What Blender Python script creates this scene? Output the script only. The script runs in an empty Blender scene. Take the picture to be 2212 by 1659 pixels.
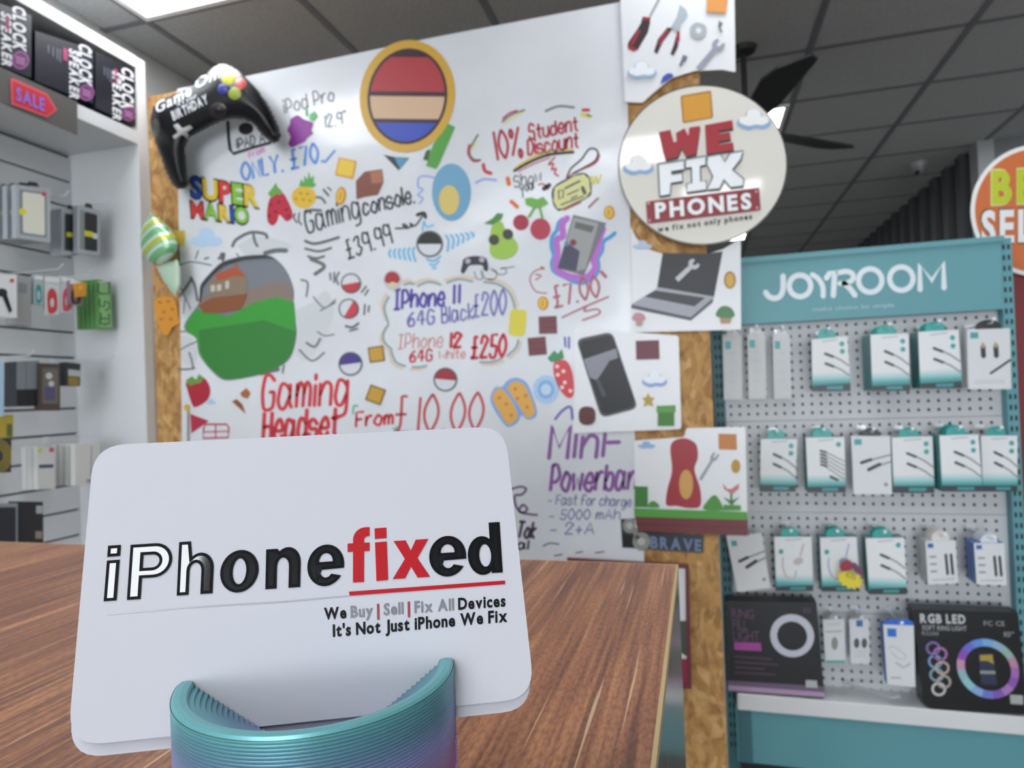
import bpy, bmesh, math, random
from mathutils import Vector, Matrix
random.seed(7)
sc = bpy.context.scene
COL = sc.collection
# ------------------------------------------------------------------ camera
CAMZ = 1.22
W, H_, FPX = 2212.0, 1659.0, 1432.63
CX, CY = W/2, H_/2
YAW, PIT, ROL = math.radians(15.70), math.radians(0.732), math.radians(-2.109)
CAM = Vector((0, 0, CAMZ))
_f = Vector((-math.sin(YAW)*math.cos(PIT), math.cos(YAW)*math.cos(PIT), math.sin(PIT)))
_r0 = Vector((math.cos(YAW), math.sin(YAW), 0)); _u0 = _r0.cross(_f)
_r = math.cos(ROL)*_r0+math.sin(ROL)*_u0
_u = -math.sin(ROL)*_r0+math.cos(ROL)*_u0
cd = bpy.data.cameras.new('camera'); cam = bpy.data.objects.new('camera', cd); COL.objects.link(cam)
cd.sensor_width = 36; cd.lens = 36*FPX/W; cd.clip_start = .01
cam.matrix_world = Matrix(((_r.x, _u.x, -_f.x, 0), (_r.y, _u.y, -_f.y, 0), (_r.z, _u.z, -_f.z, CAMZ), (0, 0, 0, 1)))
cd.dof.use_dof = True; cd.dof.focus_distance = .134; cd.dof.aperture_fstop = 34
sc.camera = cam
# ------------------------------------------------------------------ light, exposure
sc.view_settings.view_transform = 'Standard'; sc.view_settings.look = 'None'
sc.view_settings.gamma = 1; sc.view_settings.use_curve_mapping = False
sc.view_settings.exposure = 0.36
wd = bpy.data.worlds.new('world'); sc.world = wd; wd.use_nodes = True
wd.node_tree.nodes['Background'].inputs[0].default_value = (.75, .85, 1, 1)
wd.node_tree.nodes['Background'].inputs[1].default_value = .05
LED_STRENGTH = 10.0
FILL_WINDOW_STRENGTH = 9.5
ADDED_BOX_STRENGTH = 4.5
# ------------------------------------------------------------------ materials
def lin(c): return c/12.92 if c <= .04045 else ((c+.055)/1.055)**2.4
def hx(s):
    s = s.lstrip('#'); return tuple(lin(int(s[i:i+2], 16)/255) for i in (0, 2, 4))+(1,)
_M = {}
def mat(hexc, rough=.5, metal=0, ior=1.5, noise=.0, spec=.5):
    k = (hexc, rough, metal, ior, noise, spec)
    if k in _M: return _M[k]
    m = bpy.data.materials.new('paint_'+hexc.strip('#')); m.use_nodes = True; nt = m.node_tree
    b = nt.nodes['Principled BSDF']
    c = hx(hexc); b.inputs['Base Color'].default_value = c
    b.inputs['Roughness'].default_value = rough; b.inputs['Metallic'].default_value = metal
    b.inputs['IOR'].default_value = ior; b.inputs['Specular IOR Level'].default_value = spec
    if noise:
        tc = nt.nodes.new('ShaderNodeTexCoord'); n = nt.nodes.new('ShaderNodeTexNoise')
        n.inputs['Scale'].default_value = 9; n.inputs['Detail'].default_value = 4
        mx = nt.nodes.new('ShaderNodeMix'); mx.data_type = 'RGBA'
        mx.inputs[6].default_value = tuple(v*(1-noise) for v in c[:3])+(1,); mx.inputs[7].default_value = tuple(min(1, v*(1+noise)) for v in c[:3])+(1,)
        nt.links.new(tc.outputs['Object'], n.inputs['Vector']); nt.links.new(n.outputs['Fac'], mx.inputs[0]); nt.links.new(mx.outputs[2], b.inputs['Base Color'])
    _M[k] = m; return m
def emit(name, col, s):
    m = bpy.data.materials.new(name); m.use_nodes = True; nt = m.node_tree; b = nt.nodes['Principled BSDF']
    b.inputs['Base Color'].default_value = (.9, .9, .9, 1); b.inputs['Emission Color'].default_value = col; b.inputs['Emission Strength'].default_value = s
    return m
def nodes(name):
    m = bpy.data.materials.new(name); m.use_nodes = True; nt = m.node_tree
    return m, nt, nt.nodes['Principled BSDF'], (lambda t: nt.nodes.new('ShaderNode'+t)), nt.links.new
def ramp(n, stops):
    r = n.color_ramp
    while len(r.elements) < len(stops): r.elements.new(.5)
    for e, (p, c) in zip(r.elements, stops): e.position = p; e.color = hx(c)
def wood_mat():
    m, nt, b, N, L = nodes('reddish_wood_laminate')
    tc = N('TexCoord'); mp = N('Mapping'); mp.inputs['Scale'].default_value = (150, 5, 1); mp.inputs['Rotation'].default_value = (0, 0, .04)
    n1 = N('TexNoise'); n1.inputs['Scale'].default_value = 1; n1.inputs['Detail'].default_value = 5; n1.inputs['Distortion'].default_value = .6
    mp2 = N('Mapping'); mp2.inputs['Scale'].default_value = (420, 12, 1); mp2.inputs['Rotation'].default_value = (0, 0, .04)
    n2 = N('TexNoise'); n2.inputs['Scale'].default_value = 1; n2.inputs['Detail'].default_value = 4
    mp3 = N('Mapping'); mp3.inputs['Scale'].default_value = (30, 2.5, 1)
    n3 = N('TexNoise'); n3.inputs['Scale'].default_value = 1; n3.inputs['Detail'].default_value = 2
    for a, q in ((mp, n1), (mp2, n2), (mp3, n3)): L(tc.outputs['Object'], a.inputs['Vector']); L(a.outputs['Vector'], q.inputs['Vector'])
    cr = N('ValToRGB'); ramp(cr, ((.3, '693d29'), (.44, '96603f'), (.56, 'ad734c'), (.72, 'c79060')))
    L(n1.outputs['Fac'], cr.inputs['Fac'])
    cr2 = N('ValToRGB'); ramp(cr2, ((.36, '542f20'), (.5, 'a4694a'), (.68, 'd49d68'))); L(n2.outputs['Fac'], cr2.inputs['Fac'])
    mx = N('Mix'); mx.data_type = 'RGBA'; mx.inputs[0].default_value = .5; L(cr.outputs['Color'], mx.inputs[6]); L(cr2.outputs['Color'], mx.inputs[7])
    cr3 = N('ValToRGB'); ramp(cr3, ((.3, 'b59a90'), (.7, 'ffffff'))); L(n3.outputs['Fac'], cr3.inputs['Fac'])
    mm = N('Mix'); mm.data_type = 'RGBA'; mm.blend_type = 'MULTIPLY'; mm.inputs[0].default_value = .8; L(mx.outputs[2], mm.inputs[6]); L(cr3.outputs['Color'], mm.inputs[7])
    n4 = N('TexNoise'); n4.inputs['Scale'].default_value = 900; n4.inputs['Detail'].default_value = 3; mp4 = N('Mapping'); mp4.inputs['Scale'].default_value = (1, .35, 1); L(tc.outputs['Object'], mp4.inputs['Vector']); L(mp4.outputs['Vector'], n4.inputs['Vector'])
    cr4 = N('ValToRGB'); ramp(cr4, ((.35, '8a7a74'), (.55, 'e8e0dc'), (.7, 'ffffff'))); L(n4.outputs['Fac'], cr4.inputs['Fac'])
    m5 = N('Mix'); m5.data_type = 'RGBA'; m5.blend_type = 'MULTIPLY'; m5.inputs[0].default_value = .55; L(mm.outputs[2], m5.inputs[6]); L(cr4.outputs['Color'], m5.inputs[7])
    mp5 = N('Mapping'); mp5.inputs['Scale'].default_value = (700, 9, 1); mp5.inputs['Rotation'].default_value = (0, 0, .05); n5 = N('TexNoise'); n5.inputs['Scale'].default_value = 1; n5.inputs['Detail'].default_value = 2; L(tc.outputs['Object'], mp5.inputs['Vector']); L(mp5.outputs['Vector'], n5.inputs['Vector'])
    cr5 = N('ValToRGB'); ramp(cr5, ((.66, '000000'), (.72, 'ffffff'))); L(n5.outputs['Fac'], cr5.inputs['Fac'])
    m6 = N('Mix'); m6.data_type = 'RGBA'; m6.inputs[7].default_value = hx('d8b795'); mu6 = N('Math'); mu6.operation = 'MULTIPLY'; mu6.inputs[1].default_value = .6; L(cr5.outputs['Color'], mu6.inputs[0]); L(mu6.outputs[0], m6.inputs[0]); L(m5.outputs[2], m6.inputs[6])  # pale hairlines: glints of the embossed grain painted into the colour
    L(m6.outputs[2], b.inputs['Base Color']); b.inputs['Roughness'].default_value = .45; b.inputs['Specular IOR Level'].default_value = .4
    bp = N('Bump'); bp.inputs['Strength'].default_value = .45; bp.inputs['Distance'].default_value = .0006; L(n2.outputs['Fac'], bp.inputs['Height']); L(bp.outputs['Normal'], b.inputs['Normal'])
    return m
def osb_mat():
    m, nt, b, N, L = nodes('oriented_strand_board')
    tc = N('TexCoord'); n0 = N('TexNoise'); n0.inputs['Scale'].default_value = 7
    ad = N('Mix'); ad.data_type = 'VECTOR'; ad.inputs[0].default_value = .1
    L(tc.outputs['Object'], n0.inputs['Vector']); L(tc.outputs['Object'], ad.inputs[4]); L(n0.outputs['Color'], ad.inputs[5])
    mp = N('Mapping'); mp.inputs['Scale'].default_value = (90, 10, 34); L(ad.outputs[1], mp.inputs['Vector'])
    v = N('TexVoronoi'); v.inputs['Scale'].default_value = 1; v.inputs['Randomness'].default_value = 1; L(mp.outputs['Vector'], v.inputs['Vector'])
    sep = N('SeparateColor'); L(v.outputs['Color'], sep.inputs['Color'])
    cr = N('ValToRGB'); ramp(cr, ((0, 'a98453'), (.35, 'bf9762'), (.7, 'cba36c'), (1, 'd9b888'))); L(sep.outputs[0], cr.inputs['Fac'])
    n = N('TexNoise'); n.inputs['Scale'].default_value = 30; n.inputs['Detail'].default_value = 5; L(tc.outputs['Object'], n.inputs['Vector'])
    cr2 = N('ValToRGB'); ramp(cr2, ((.3, 'b08a5c'), (.55, 'f2e2c6'))); L(n.outputs['Fac'], cr2.inputs['Fac'])
    mm = N('Mix'); mm.data_type = 'RGBA'; mm.blend_type = 'MULTIPLY'; mm.inputs[0].default_value = .7; L(cr.outputs['Color'], mm.inputs[6]); L(cr2.outputs['Color'], mm.inputs[7])
    L(mm.outputs[2], b.inputs['Base Color']); b.inputs['Roughness'].default_value = .7
    return m
def brushed_mat():
    m, nt, b, N, L = nodes('brushed_steel_cladding')
    tc = N('TexCoord'); mp = N('Mapping'); mp.inputs['Scale'].default_value = (1, 500, 3); n = N('TexNoise'); n.inputs['Scale'].default_value = 1; n.inputs['Detail'].default_value = 3
    L(tc.outputs['Object'], mp.inputs['Vector']); L(mp.outputs['Vector'], n.inputs['Vector'])
    b.inputs['Base Color'].default_value = hx('b9b6b4'); b.inputs['Metallic'].default_value = 1
    mr = N('MapRange'); mr.inputs[3].default_value = .12; mr.inputs[4].default_value = .3; L(n.outputs['Fac'], mr.inputs[0]); L(mr.outputs[0], b.inputs['Roughness'])
    bp = N('Bump'); bp.inputs['Strength'].default_value = .25; bp.inputs['Distance'].default_value = .0004; L(n.outputs['Fac'], bp.inputs['Height']); L(bp.outputs['Normal'], b.inputs['Normal'])
    return m
def zgrad_mat(name, z0, z1, stops, rough=.35, axis=2, spec=.5):
    # pigment that changes along the thing (multi-colour filament, printed fade)
    m, nt, b, N, L = nodes(name)
    tc = N('TexCoord'); sx = N('SeparateXYZ'); mr = N('MapRange'); mr.inputs[1].default_value = z0; mr.inputs[2].default_value = z1
    cr = N('ValToRGB'); ramp(cr, stops); L(tc.outputs['Object'], sx.inputs[0]); L(sx.outputs[axis], mr.inputs[0]); L(mr.outputs[0], cr.inputs['Fac']); L(cr.outputs['Color'], b.inputs['Base Color'])
    b.inputs['Roughness'].default_value = rough; b.inputs['Specular IOR Level'].default_value = spec
    return m
def tile_mat():
    m, nt, b, N, L = nodes('mineral_ceiling_tile')
    tc = N('TexCoord'); n = N('TexNoise'); n.inputs['Scale'].default_value = 120; L(tc.outputs['Object'], n.inputs['Vector'])
    cr = N('ValToRGB'); ramp(cr, ((.35, '9d9e9f'), (.65, 'adaeae'))); L(n.outputs['Fac'], cr.inputs['Fac']); L(cr.outputs['Color'], b.inputs['Base Color'])
    b.inputs['Roughness'].default_value = .95; b.inputs['Specular IOR Level'].default_value = .1
    return m
def board_mat():
    m, nt, b, N, L = nodes('white_board_film')
    tc = N('TexCoord'); n = N('TexNoise'); n.inputs['Scale'].default_value = 3; n.inputs['Detail'].default_value = 5; L(tc.outputs['Object'], n.inputs['Vector'])
    cr = N('ValToRGB'); ramp(cr, ((.3, 'd6d8dc'), (.7, 'e2e4e8'))); L(n.outputs['Fac'], cr.inputs['Fac']); L(cr.outputs['Color'], b.inputs['Base Color'])
    b.inputs['Roughness'].default_value = .16
    n2 = N('TexNoise'); n2.inputs['Scale'].default_value = 6; n2.inputs['Detail'].default_value = 2; L(tc.outputs['Object'], n2.inputs['Vector'])
    bp = N('Bump'); bp.inputs['Strength'].default_value = .5; bp.inputs['Distance'].default_value = .006; L(n2.outputs['Fac'], bp.inputs['Height']); L(bp.outputs['Normal'], b.inputs['Normal'])
    return m
def wave_mat(name, c0, c1, axis, period):
    m, nt, b, N, L = nodes(name)
    b.inputs['Base Color'].default_value = hx(c0); b.inputs['Roughness'].default_value = .6
    return m
# ------------------------------------------------------------------ geometry helpers
def ray(x, y): return _r*((x-CX)/FPX)-_u*((y-CY)/FPX)+_f
class Pl:
    "a plane in the room; pt() gives the point of it that the photograph shows at a pixel, off metres in front of it"
    def __init__(s, p, n): s.p = Vector(p); s.n = Vector(n).normalized()
    def pt(s, x, y, off=0.):
        if callable(off): off = off(x, y)
        d = ray(x, y); t = ((s.p-CAM).dot(s.n)+off)/d.dot(s.n); return CAM+d*t
def PY(y): return Pl((0, y, 0), (0, -1, 0))
def PX(x): return Pl((x, 0, 0), (1, 0, 0))
def PZ(z): return Pl((0, 0, z), (0, 0, 1))
LOC = {}
class MB:
    def __init__(s): s.v = []; s.f = []; s.sm = False
    def add(s, vs, fs):
        o = len(s.v); s.v += [Vector(v) for v in vs]; s.f += [tuple(i+o for i in f) for f in fs]; return s
    def poly(s, pts, pl, off=0., th=0.):
        n = len(pts); fr = [pl.pt(x, y, off) for x, y in pts]
        if not th: return s.add(fr, [tuple(range(n))])
        bk = [v-pl.n*th for v in fr]
        return s.add(fr+bk, [tuple(range(n)), tuple(range(2*n-1, n-1, -1))]+[(i, i+n, (i+1) % n+n, (i+1) % n) for i in range(n)])
    def ring(s, outer, inner, pl, off=0., th=0.):
        n = len(outer); a = [pl.pt(x, y, off) for x, y in outer]; b = [pl.pt(x, y, off) for x, y in inner]
        s.add(a+b, [(i, (i+1) % n, (i+1) % n+n, i+n) for i in range(n)])
        if th:
            o = len(s.v); s.add(a+[v-pl.n*th for v in a], [(i, i+n, (i+1) % n+n, (i+1) % n) for i in range(n)]); s.add(b+[v-pl.n*th for v in b], [(i, (i+1) % n, (i+1) % n+n, i+n) for i in range(n)])
        return s
    def stroke(s, pts, w, pl, off=0., smooth=False):
        if smooth: pts = catmull(pts)
        n = len(pts); L = []; R = []
        for i in range(n):
            a = pts[max(i-1, 0)]; b = pts[min(i+1, n-1)]; dx, dy = b[0]-a[0], b[1]-a[1]; l = math.hypot(dx, dy) or 1
            nx, ny = -dy/l*w/2, dx/l*w/2; e = 0
            L.append((pts[i][0]+nx, pts[i][1]+ny)); R.append((pts[i][0]-nx, pts[i][1]-ny))
        a, b = pts[0], pts[1]; l = math.hypot(b[0]-a[0], b[1]-a[1]) or 1; c0 = (a[0]-(b[0]-a[0])/l*w*.4, a[1]-(b[1]-a[1])/l*w*.4)
        a, b = pts[-1], pts[-2]; l = math.hypot(b[0]-a[0], b[1]-a[1]) or 1; c1 = (a[0]-(b[0]-a[0])/l*w*.4, a[1]-(b[1]-a[1])/l*w*.4)
        V = [pl.pt(x, y, off) for x, y in L+R+[c0, c1]]
        return s.add(V, [(i, i+1, n+i+1, n+i) for i in range(n-1)]+[(2*n, 0, n), (2*n+1, 2*n-1, n-1)])
    def box(s, x0, x1, y0, y1, z0, z1):
        v = [(x, y, z) for x in (x0, x1) for y in (y0, y1) for z in (z0, z1)]
        return s.add(v, [(0, 1, 3, 2), (4, 6, 7, 5), (0, 4, 5, 1), (2, 3, 7, 6), (0, 2, 6, 4), (1, 5, 7, 3)])
    def tube(s, pts, r, n=8):
        pts = [Vector(p) for p in pts]; rings = []; o = len(s.v)
        for i, p in enumerate(pts):
            t = (pts[min(i+1, len(pts)-1)]-pts[max(i-1, 0)]).normalized(); a = t.cross(Vector((0, 0, 1)))
            if a.length < .1: a = t.cross(Vector((1, 0, 0)))
            a.normalize(); b = t.cross(a); rings += [p+(a*math.cos(k*2*math.pi/n)+b*math.sin(k*2*math.pi/n))*r for k in range(n)]
        fs = [(i*n+k, i*n+(k+1) % n, (i+1)*n+(k+1) % n, (i+1)*n+k) for i in range(len(pts)-1) for k in range(n)]
        fs += [tuple(range(n-1, -1, -1)), tuple((len(pts)-1)*n+k for k in range(n))]
        return s.add(rings, fs)
    def lathe(s, c, prof, n=32):
        c = Vector(c); m = len(prof)
        vs = [c+Vector((r*math.cos(k*2*math.pi/n), r*math.sin(k*2*math.pi/n), z)) for k in range(n) for r, z in prof]
        return s.add(vs, [(k*m+i, ((k+1) % n)*m+i, ((k+1) % n)*m+i+1, k*m+i+1) for k in range(n) for i in range(m-1)])
    def build(s, name, m, parent=None, smooth=False, bevel=0., props=None):
        loc = Vector((0, 0, 0))
        if parent is not None: base = LOC[parent.name]
        else:
            base = Vector((0, 0, 0))
            if s.v:
                base = sum(s.v, Vector())/len(s.v); base.z = min(v.z for v in s.v)
        me = bpy.data.meshes.new(name); me.from_pydata([v-base for v in s.v], [], s.f)
        me.materials.append(m)
        if smooth: me.polygons.foreach_set('use_smooth', [True]*len(me.polygons))
        me.update(); o = bpy.data.objects.new(name, me); COL.objects.link(o)
        if parent is not None: o.parent = parent; LOC[o.name] = base
        else: o.location = base; LOC[o.name] = base
        if bevel:
            md = o.modifiers.new('edge', 'BEVEL'); md.width = bevel; md.segments = 2; md.limit_method = 'ANGLE'
        return o
def tag(o, label=None, cat=None, group=None, kind=None):
    if label: o['label'] = label
    if cat: o['category'] = cat
    if group: o['group'] = group
    if kind: o['kind'] = kind
    return o
def thing(name, loc, label, cat, group=None):
    o = bpy.data.objects.new(name, None); COL.objects.link(o); o.location = loc; LOC[o.name] = Vector(loc); o.empty_display_size = .05
    return tag(o, label, cat, group)
def dup(o, delta, label=None, group=None):
    def cp(a, par):
        c = a.copy(); COL.objects.link(c); c.parent = par; LOC[c.name] = LOC[a.name]+Vector(delta)
        for ch in [q for q in bpy.data.objects if q.parent == a]: cp(ch, c)
        return c
    r = cp(o, None); r.location = o.location+Vector(delta)
    if label: r['label'] = label
    if group: r['group'] = group
    return r
def catmull(p, k=5):
    out = []; n = len(p); cl = p[0] == p[-1] and n > 3
    for i in range(n-1):
        p0 = p[i-1] if i else (p[-2] if cl else p[0]); p3 = p[i+2] if i+2 < n else (p[1] if cl else p[-1]); p1, p2 = p[i], p[i+1]
        for j in range(k):
            t = j/k; out.append(tuple(.5*(2*p1[a]+(p2[a]-p0[a])*t+(2*p0[a]-5*p1[a]+4*p2[a]-p3[a])*t*t+(3*p1[a]-p0[a]-3*p2[a]+p3[a])*t**3) for a in (0, 1)))
    out.append(p[-1]); return out
def ell(cx, cy, rx, ry=None, rot=0, n=28):
    ry = ry or rx; c, s = math.cos(math.radians(rot)), math.sin(math.radians(rot))
    return [(cx+rx*math.cos(t)*c-ry*math.sin(t)*s, cy+rx*math.cos(t)*s+ry*math.sin(t)*c) for t in (i*2*math.pi/n for i in range(n))]
def rrect(cx, cy, w, h, rot=0, r=0):
    r = min(r, w/2, h/2); c, s = math.cos(math.radians(rot)), math.sin(math.radians(rot)); q = []
    for sx, sy, a in ((1, -1, -90), (1, 1, 0), (-1, 1, 90), (-1, -1, 180)):
        for t in ((0, 30, 60, 90) if r else (0,)):
            q.append((sx*(w/2-r)+r*math.cos(math.radians(a+t)), sy*(h/2-r)+r*math.sin(math.radians(a+t))))
    return [(cx+x*c-y*s, cy+x*s+y*c) for x, y in q]
def roundq(q, r, n=4):
    out = []; m = len(q)
    for i in range(m):
        p = Vector(q[i]); a = Vector(q[i-1]); b = Vector(q[(i+1) % m]); da = (a-p).normalized(); db = (b-p).normalized()
        for j in range(n+1):
            t = j/n; A = p+da*r*(1-t); B = p+db*r*t; out.append(tuple(A*(1-t)+B*t+(p-p)*0))
    return out
def Z(ox, oy, s): return lambda t: [(ox+float(a.split(',')[0])*s, oy+float(a.split(',')[1])*s) for a in t.split()]
ID = Z(0, 0, 1); A1 = Z(0, 0, .25307); A2 = Z(0, 360, .25307); A3 = Z(0, 740, .26527); A4 = Z(300, 100, .22904); A5 = Z(740, 60, .27125); A6 = Z(1320, 0, .3376)
A7 = Z(300, 460, .30139); A8 = Z(780, 460, .30141); B1 = Z(1320, 520, .26512); B2 = Z(1100, 900, .24412); B3 = Z(1520, 520, .31284); B4 = Z(1540, 880, .3038); B5 = Z(1540, 1240, .3038)
RL = Z(1560, 1290, .13865); RR = Z(1960, 1310, .15072); GC = Z(1180, 450, .15075); ZC = Z(1640, 0, .32556)
# ------------------------------------------------------------------ printed lettering (built-in typeface) and marker handwriting
GL = {}
def make_glyphs(chars, weights):
    obs = []
    for w in weights:
        for c in chars:
            cu = bpy.data.curves.new('glyph', 'FONT'); cu.body = c; cu.offset = w; cu.resolution_u = 3; cu.fill_mode = 'FRONT'
            o = bpy.data.objects.new('glyph', cu); COL.objects.link(o); obs.append((w, c, o))
    dg = bpy.context.evaluated_depsgraph_get(); dg.update()
    for w, c, o in obs:
        me = bpy.data.meshes.new_from_object(o.evaluated_get(dg)); v = [(q.co.x, q.co.y) for q in me.vertices]; f = [tuple(p.vertices) for p in me.polygons]
        x0 = min(a for a, _ in v); x1 = max(a for a, _ in v); GL[(w, c)] = ([(a-x0, b) for a, b in v], f, x1-x0); bpy.data.meshes.remove(me)
    for w, c, o in obs:
        cu = o.data; bpy.data.objects.remove(o); bpy.data.curves.remove(cu)
WT = (0., .02, .04, .034)
make_glyphs('A B C D E F G H I J K L M N O P R S T U V W X Y a b c d e f h i k l m n o p r s t u v w x y 0 1 2 3 4 5 6 7 8 9 | ! . £'.split()+["'"], WT)
def txt(mb, text, o, along, up, pl, off=0., w=0, gap=.09, wave=0):
    wt = WT[w]; cap = max(b for _, b in GL[(wt, 'H')][0]); xs = []; x = 0
    for c in text:
        if c == ' ': x += .3; continue
        xs.append((c, x)); x += GL[(wt, c)][2]+gap+wt
    tot = x-gap
    for c, x0 in xs:
        v, f, _ = GL[(wt, c)]
        P = [(o[0]+along[0]*(x0+a)/tot+up[0]*b/cap, o[1]+along[1]*(x0+a)/tot+up[1]*b/cap) for a, b in v]
        mb.add([pl.pt(a, b, off) for a, b in P], f)
    return mb
HW = dict(a="~56 37 17 05 04 13 33 55|57 54 63", b="09 03|~05 27 47 56 54 43 23 04", c="~56 37 17 05 04 13 33 54", d="59 53|~56 37 17 05 04 13 33 54", e="~05 55 47 27 05 04 23 43 54", f="~58 49 29 18 13|06 46", g="~56 37 17 05 04 13 33 55|~57 52 31 11",
 h="09 03|~05 27 47 56 53", i="07 03|09 08", k="09 03|47 05 43", l="09 03", m="07 03|~05 17 27 36 33|~35 47 57 66 63", n="07 03|~05 27 47 56 53", o="~27 05 04 23 43 55 56 37 27", p="07 00|~06 27 47 56 54 43 23 04", r="07 03|~05 27 47", s="~56 37 17 06 15 45 54 43 13 04",
 t="29 24 33 43|07 47", u="~07 04 23 43 55|57 53", w="07 13 36 53 67", y="07 34|67 34 10", A="03 39 63|15 55", B="09 03|~09 39 48 47 36 06|~06 46 55 54 43 03", D="09 03|~09 39 57 55 33 03", F="59 09 03|06 46", G="~58 39 19 07 05 13 43 54 56|56 36", H="09 03|59 53|06 56",
 I="09 49|29 23|03 43", L="09 03 43", M="03 09 35 69 63", N="03 09 53 59", O="~29 07 05 23 43 65 67 49 29", P="03 09|~09 39 57 56 35 05", S="~58 39 19 07 16 46 54 43 13 04", T="09 69|39 33", Y="09 36 69|36 33", W="09 13 36 53 69")
HW.update({'0': "~29 07 05 23 33 55 57 39 29", '1': "29 23", '2': "~07 19 39 58 47 03|03 53", '3': "~08 29 49 48 36|~36 55 44 23 04", '4': "39 05 65|49 43", '5': "59 19 16|~16 46 55 43 13 04", '6': "~49 17 05 13 43 54 46 26 04", '7': "09 59 23", '9': "~58 39 19 07 16 46 57|59 53",
 '%': "69 03|~19 08 17 28 19|~54 43 52 63 54", '£': "~49 29 28 24 03|03 53|06 46", '.': "03 13", '-': "05 45", '+': "05 45|27 23", '"': "09 08|29 28"})
def hand(mb, text, p0, p1, h, w, pl, off, lean=.12, jit=.25):
    rng = random.Random(text); xs = []; x = 0
    for c in text:
        if c == ' ': x += 4; continue
        g = HW[c]; mw = max(int(t[0]) for st in g.replace('~', '').split('|') for t in st.split()); xs.append((c, x)); x += mw+2.2
    tot = max(x-2.2, .5); dx, dy = p1[0]-p0[0], p1[1]-p0[1]; l = math.hypot(dx, dy); ux, uy = dy/l+lean*dx/l, -dx/l+lean*dy/l
    for c, x0 in xs:
        jy = rng.uniform(-jit, jit)*.6; js = 1+rng.uniform(-.06, .06)
        for st in HW[c].split('|'):
            sm = st[0] == '~'; pts = []
            for t in st.replace('~', '').split():
                gx = (x0+int(t[0]))/tot; gy = (int(t[1])-3)/6*js+jy/6
                pts.append((p0[0]+dx*gx+ux*h*gy, p0[1]+dy*gx+uy*h*gy))
            mb.stroke(pts, w, pl, off, sm)
    return mb
def layers(root, pl, off, items, step=.0004):
    "printed or cut-out layers on a thing: (part name, colour or material, polygon in pixels[, parent index])"
    out = []
    for i, it in enumerate(items):
        nm, c, p = it[:3]; par = root
        m = mat(c, .45) if isinstance(c, str) else c
        for q in (p if isinstance(p[0], list) else [p]):
            out.append(MB().poly(q, pl, off+step*(i+1), step*.8).build(nm, m, par))
    return out
def sticker(name, label, cat, pl, off, base, colour, parts=(), group=None, th=.0012, rough=.4):
    o = MB().poly(base, pl, off+th, th).build(name, mat(colour, rough)); tag(o, label, cat, group)
    layers(o, pl, off+th, parts); return o
def struct(o): return tag(o, kind='structure')
# ================================================================== THE SETTING
HC = 1.48; ZC_ = CAMZ+HC                       # ceiling height
D = 1.90                                       # strand-board partition
X0, X1, Y0, Y1 = -2.2, 3.2, -10.0, 10.0
zt0 = lambda z: CAMZ+z
M_wall = mat('d2d3d2', .8, noise=.03); M_dark = mat('3c3d40', .7)
f = MB().box(X0, X1, Y0, Y1, -.05, 0).build('floor', mat('989590', .45, noise=.1)); struct(f)
struct(MB().box(X0-.1, X0, Y0, Y1, 0, ZC_+.1).build('wall_left', M_wall))
struct(MB().box(X0, X1, Y1, Y1+.1, 0, ZC_+.1).build('wall_back', M_dark))
struct(MB().box(1.84, X1, 4.85, 4.95, 0, ZC_+.1).build('wall_return', mat('6d6f70', .8)))
struct(MB().box(1.75, 1.84, 4.82, 4.95, 0, ZC_).build('trim_1', mat('8e9091', .6)))
wc = MB()                                       # dark corrugated side wall
pr = []
yy = 4.95; k = 0
while yy < Y1:
    pr += [(1.80, yy), (1.80, yy+.10), (1.74, yy+.13), (1.74, yy+.23)]; yy += .26
n = len(pr); wc.add([(x, y, 0) for x, y in pr]+[(x, y, ZC_) for x, y in pr], [(i, i+1, n+i+1, n+i) for i in range(n-1)])
struct(wc.build('wall_corrugated', mat('3a3b40', .55)))
# shop front behind the camera: wall with an unseen glowing window added to light the room evenly
M_shop = mat('35373b', .6); M_wf = mat('2f3236', .4)
struct(MB().box(X1, X1+.1, Y0, 4.85, 0, ZC_+.1).build('wall_right', M_wall))
struct(MB().box(X0, X1, Y0-.12, Y0, 0, .2).box(X0, X1, Y0-.12, Y0, 2.55, ZC_).build('wall_front', M_shop))
w2 = MB().box(X0, X1, Y0-.1, Y0-.08, .2, 2.55).build('fill_window', emit('fill_window_glow', (.88, .94, 1, 1), FILL_WINDOW_STRENGTH)); struct(w2)
for x in (X0, -1.15, -.05, 1.05, 2.1, X1-.06): MB().box(x, x+.06, Y0-.08, Y0-.01, .2, 2.55).build('fill_window_frame', M_wf, w2)
lb = thing('added_light_box', (-.42, -3.0, zt0(.55)), 'added unseen light box behind the camera, mirrored in the glossy card letters', 'light box')  # invented glow box, placed so the first card letters mirror it
MB().box(-.92, .17, -3.0, -2.97, zt0(.55), zt0(1.3)).build('lit_face', emit('added_box_glow', (.9, .95, 1, 1), ADDED_BOX_STRENGTH), lb)
MB().box(-.96, .21, -3.1, -3.0, zt0(.51), zt0(1.34)).build('housing', M_wf, lb)
for x in (-.8, -.04): MB().tube([(x, -3.05, zt0(1.34)), (x, -3.05, ZC_)], .006, 8).build('hanger', M_wf, lb)
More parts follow.
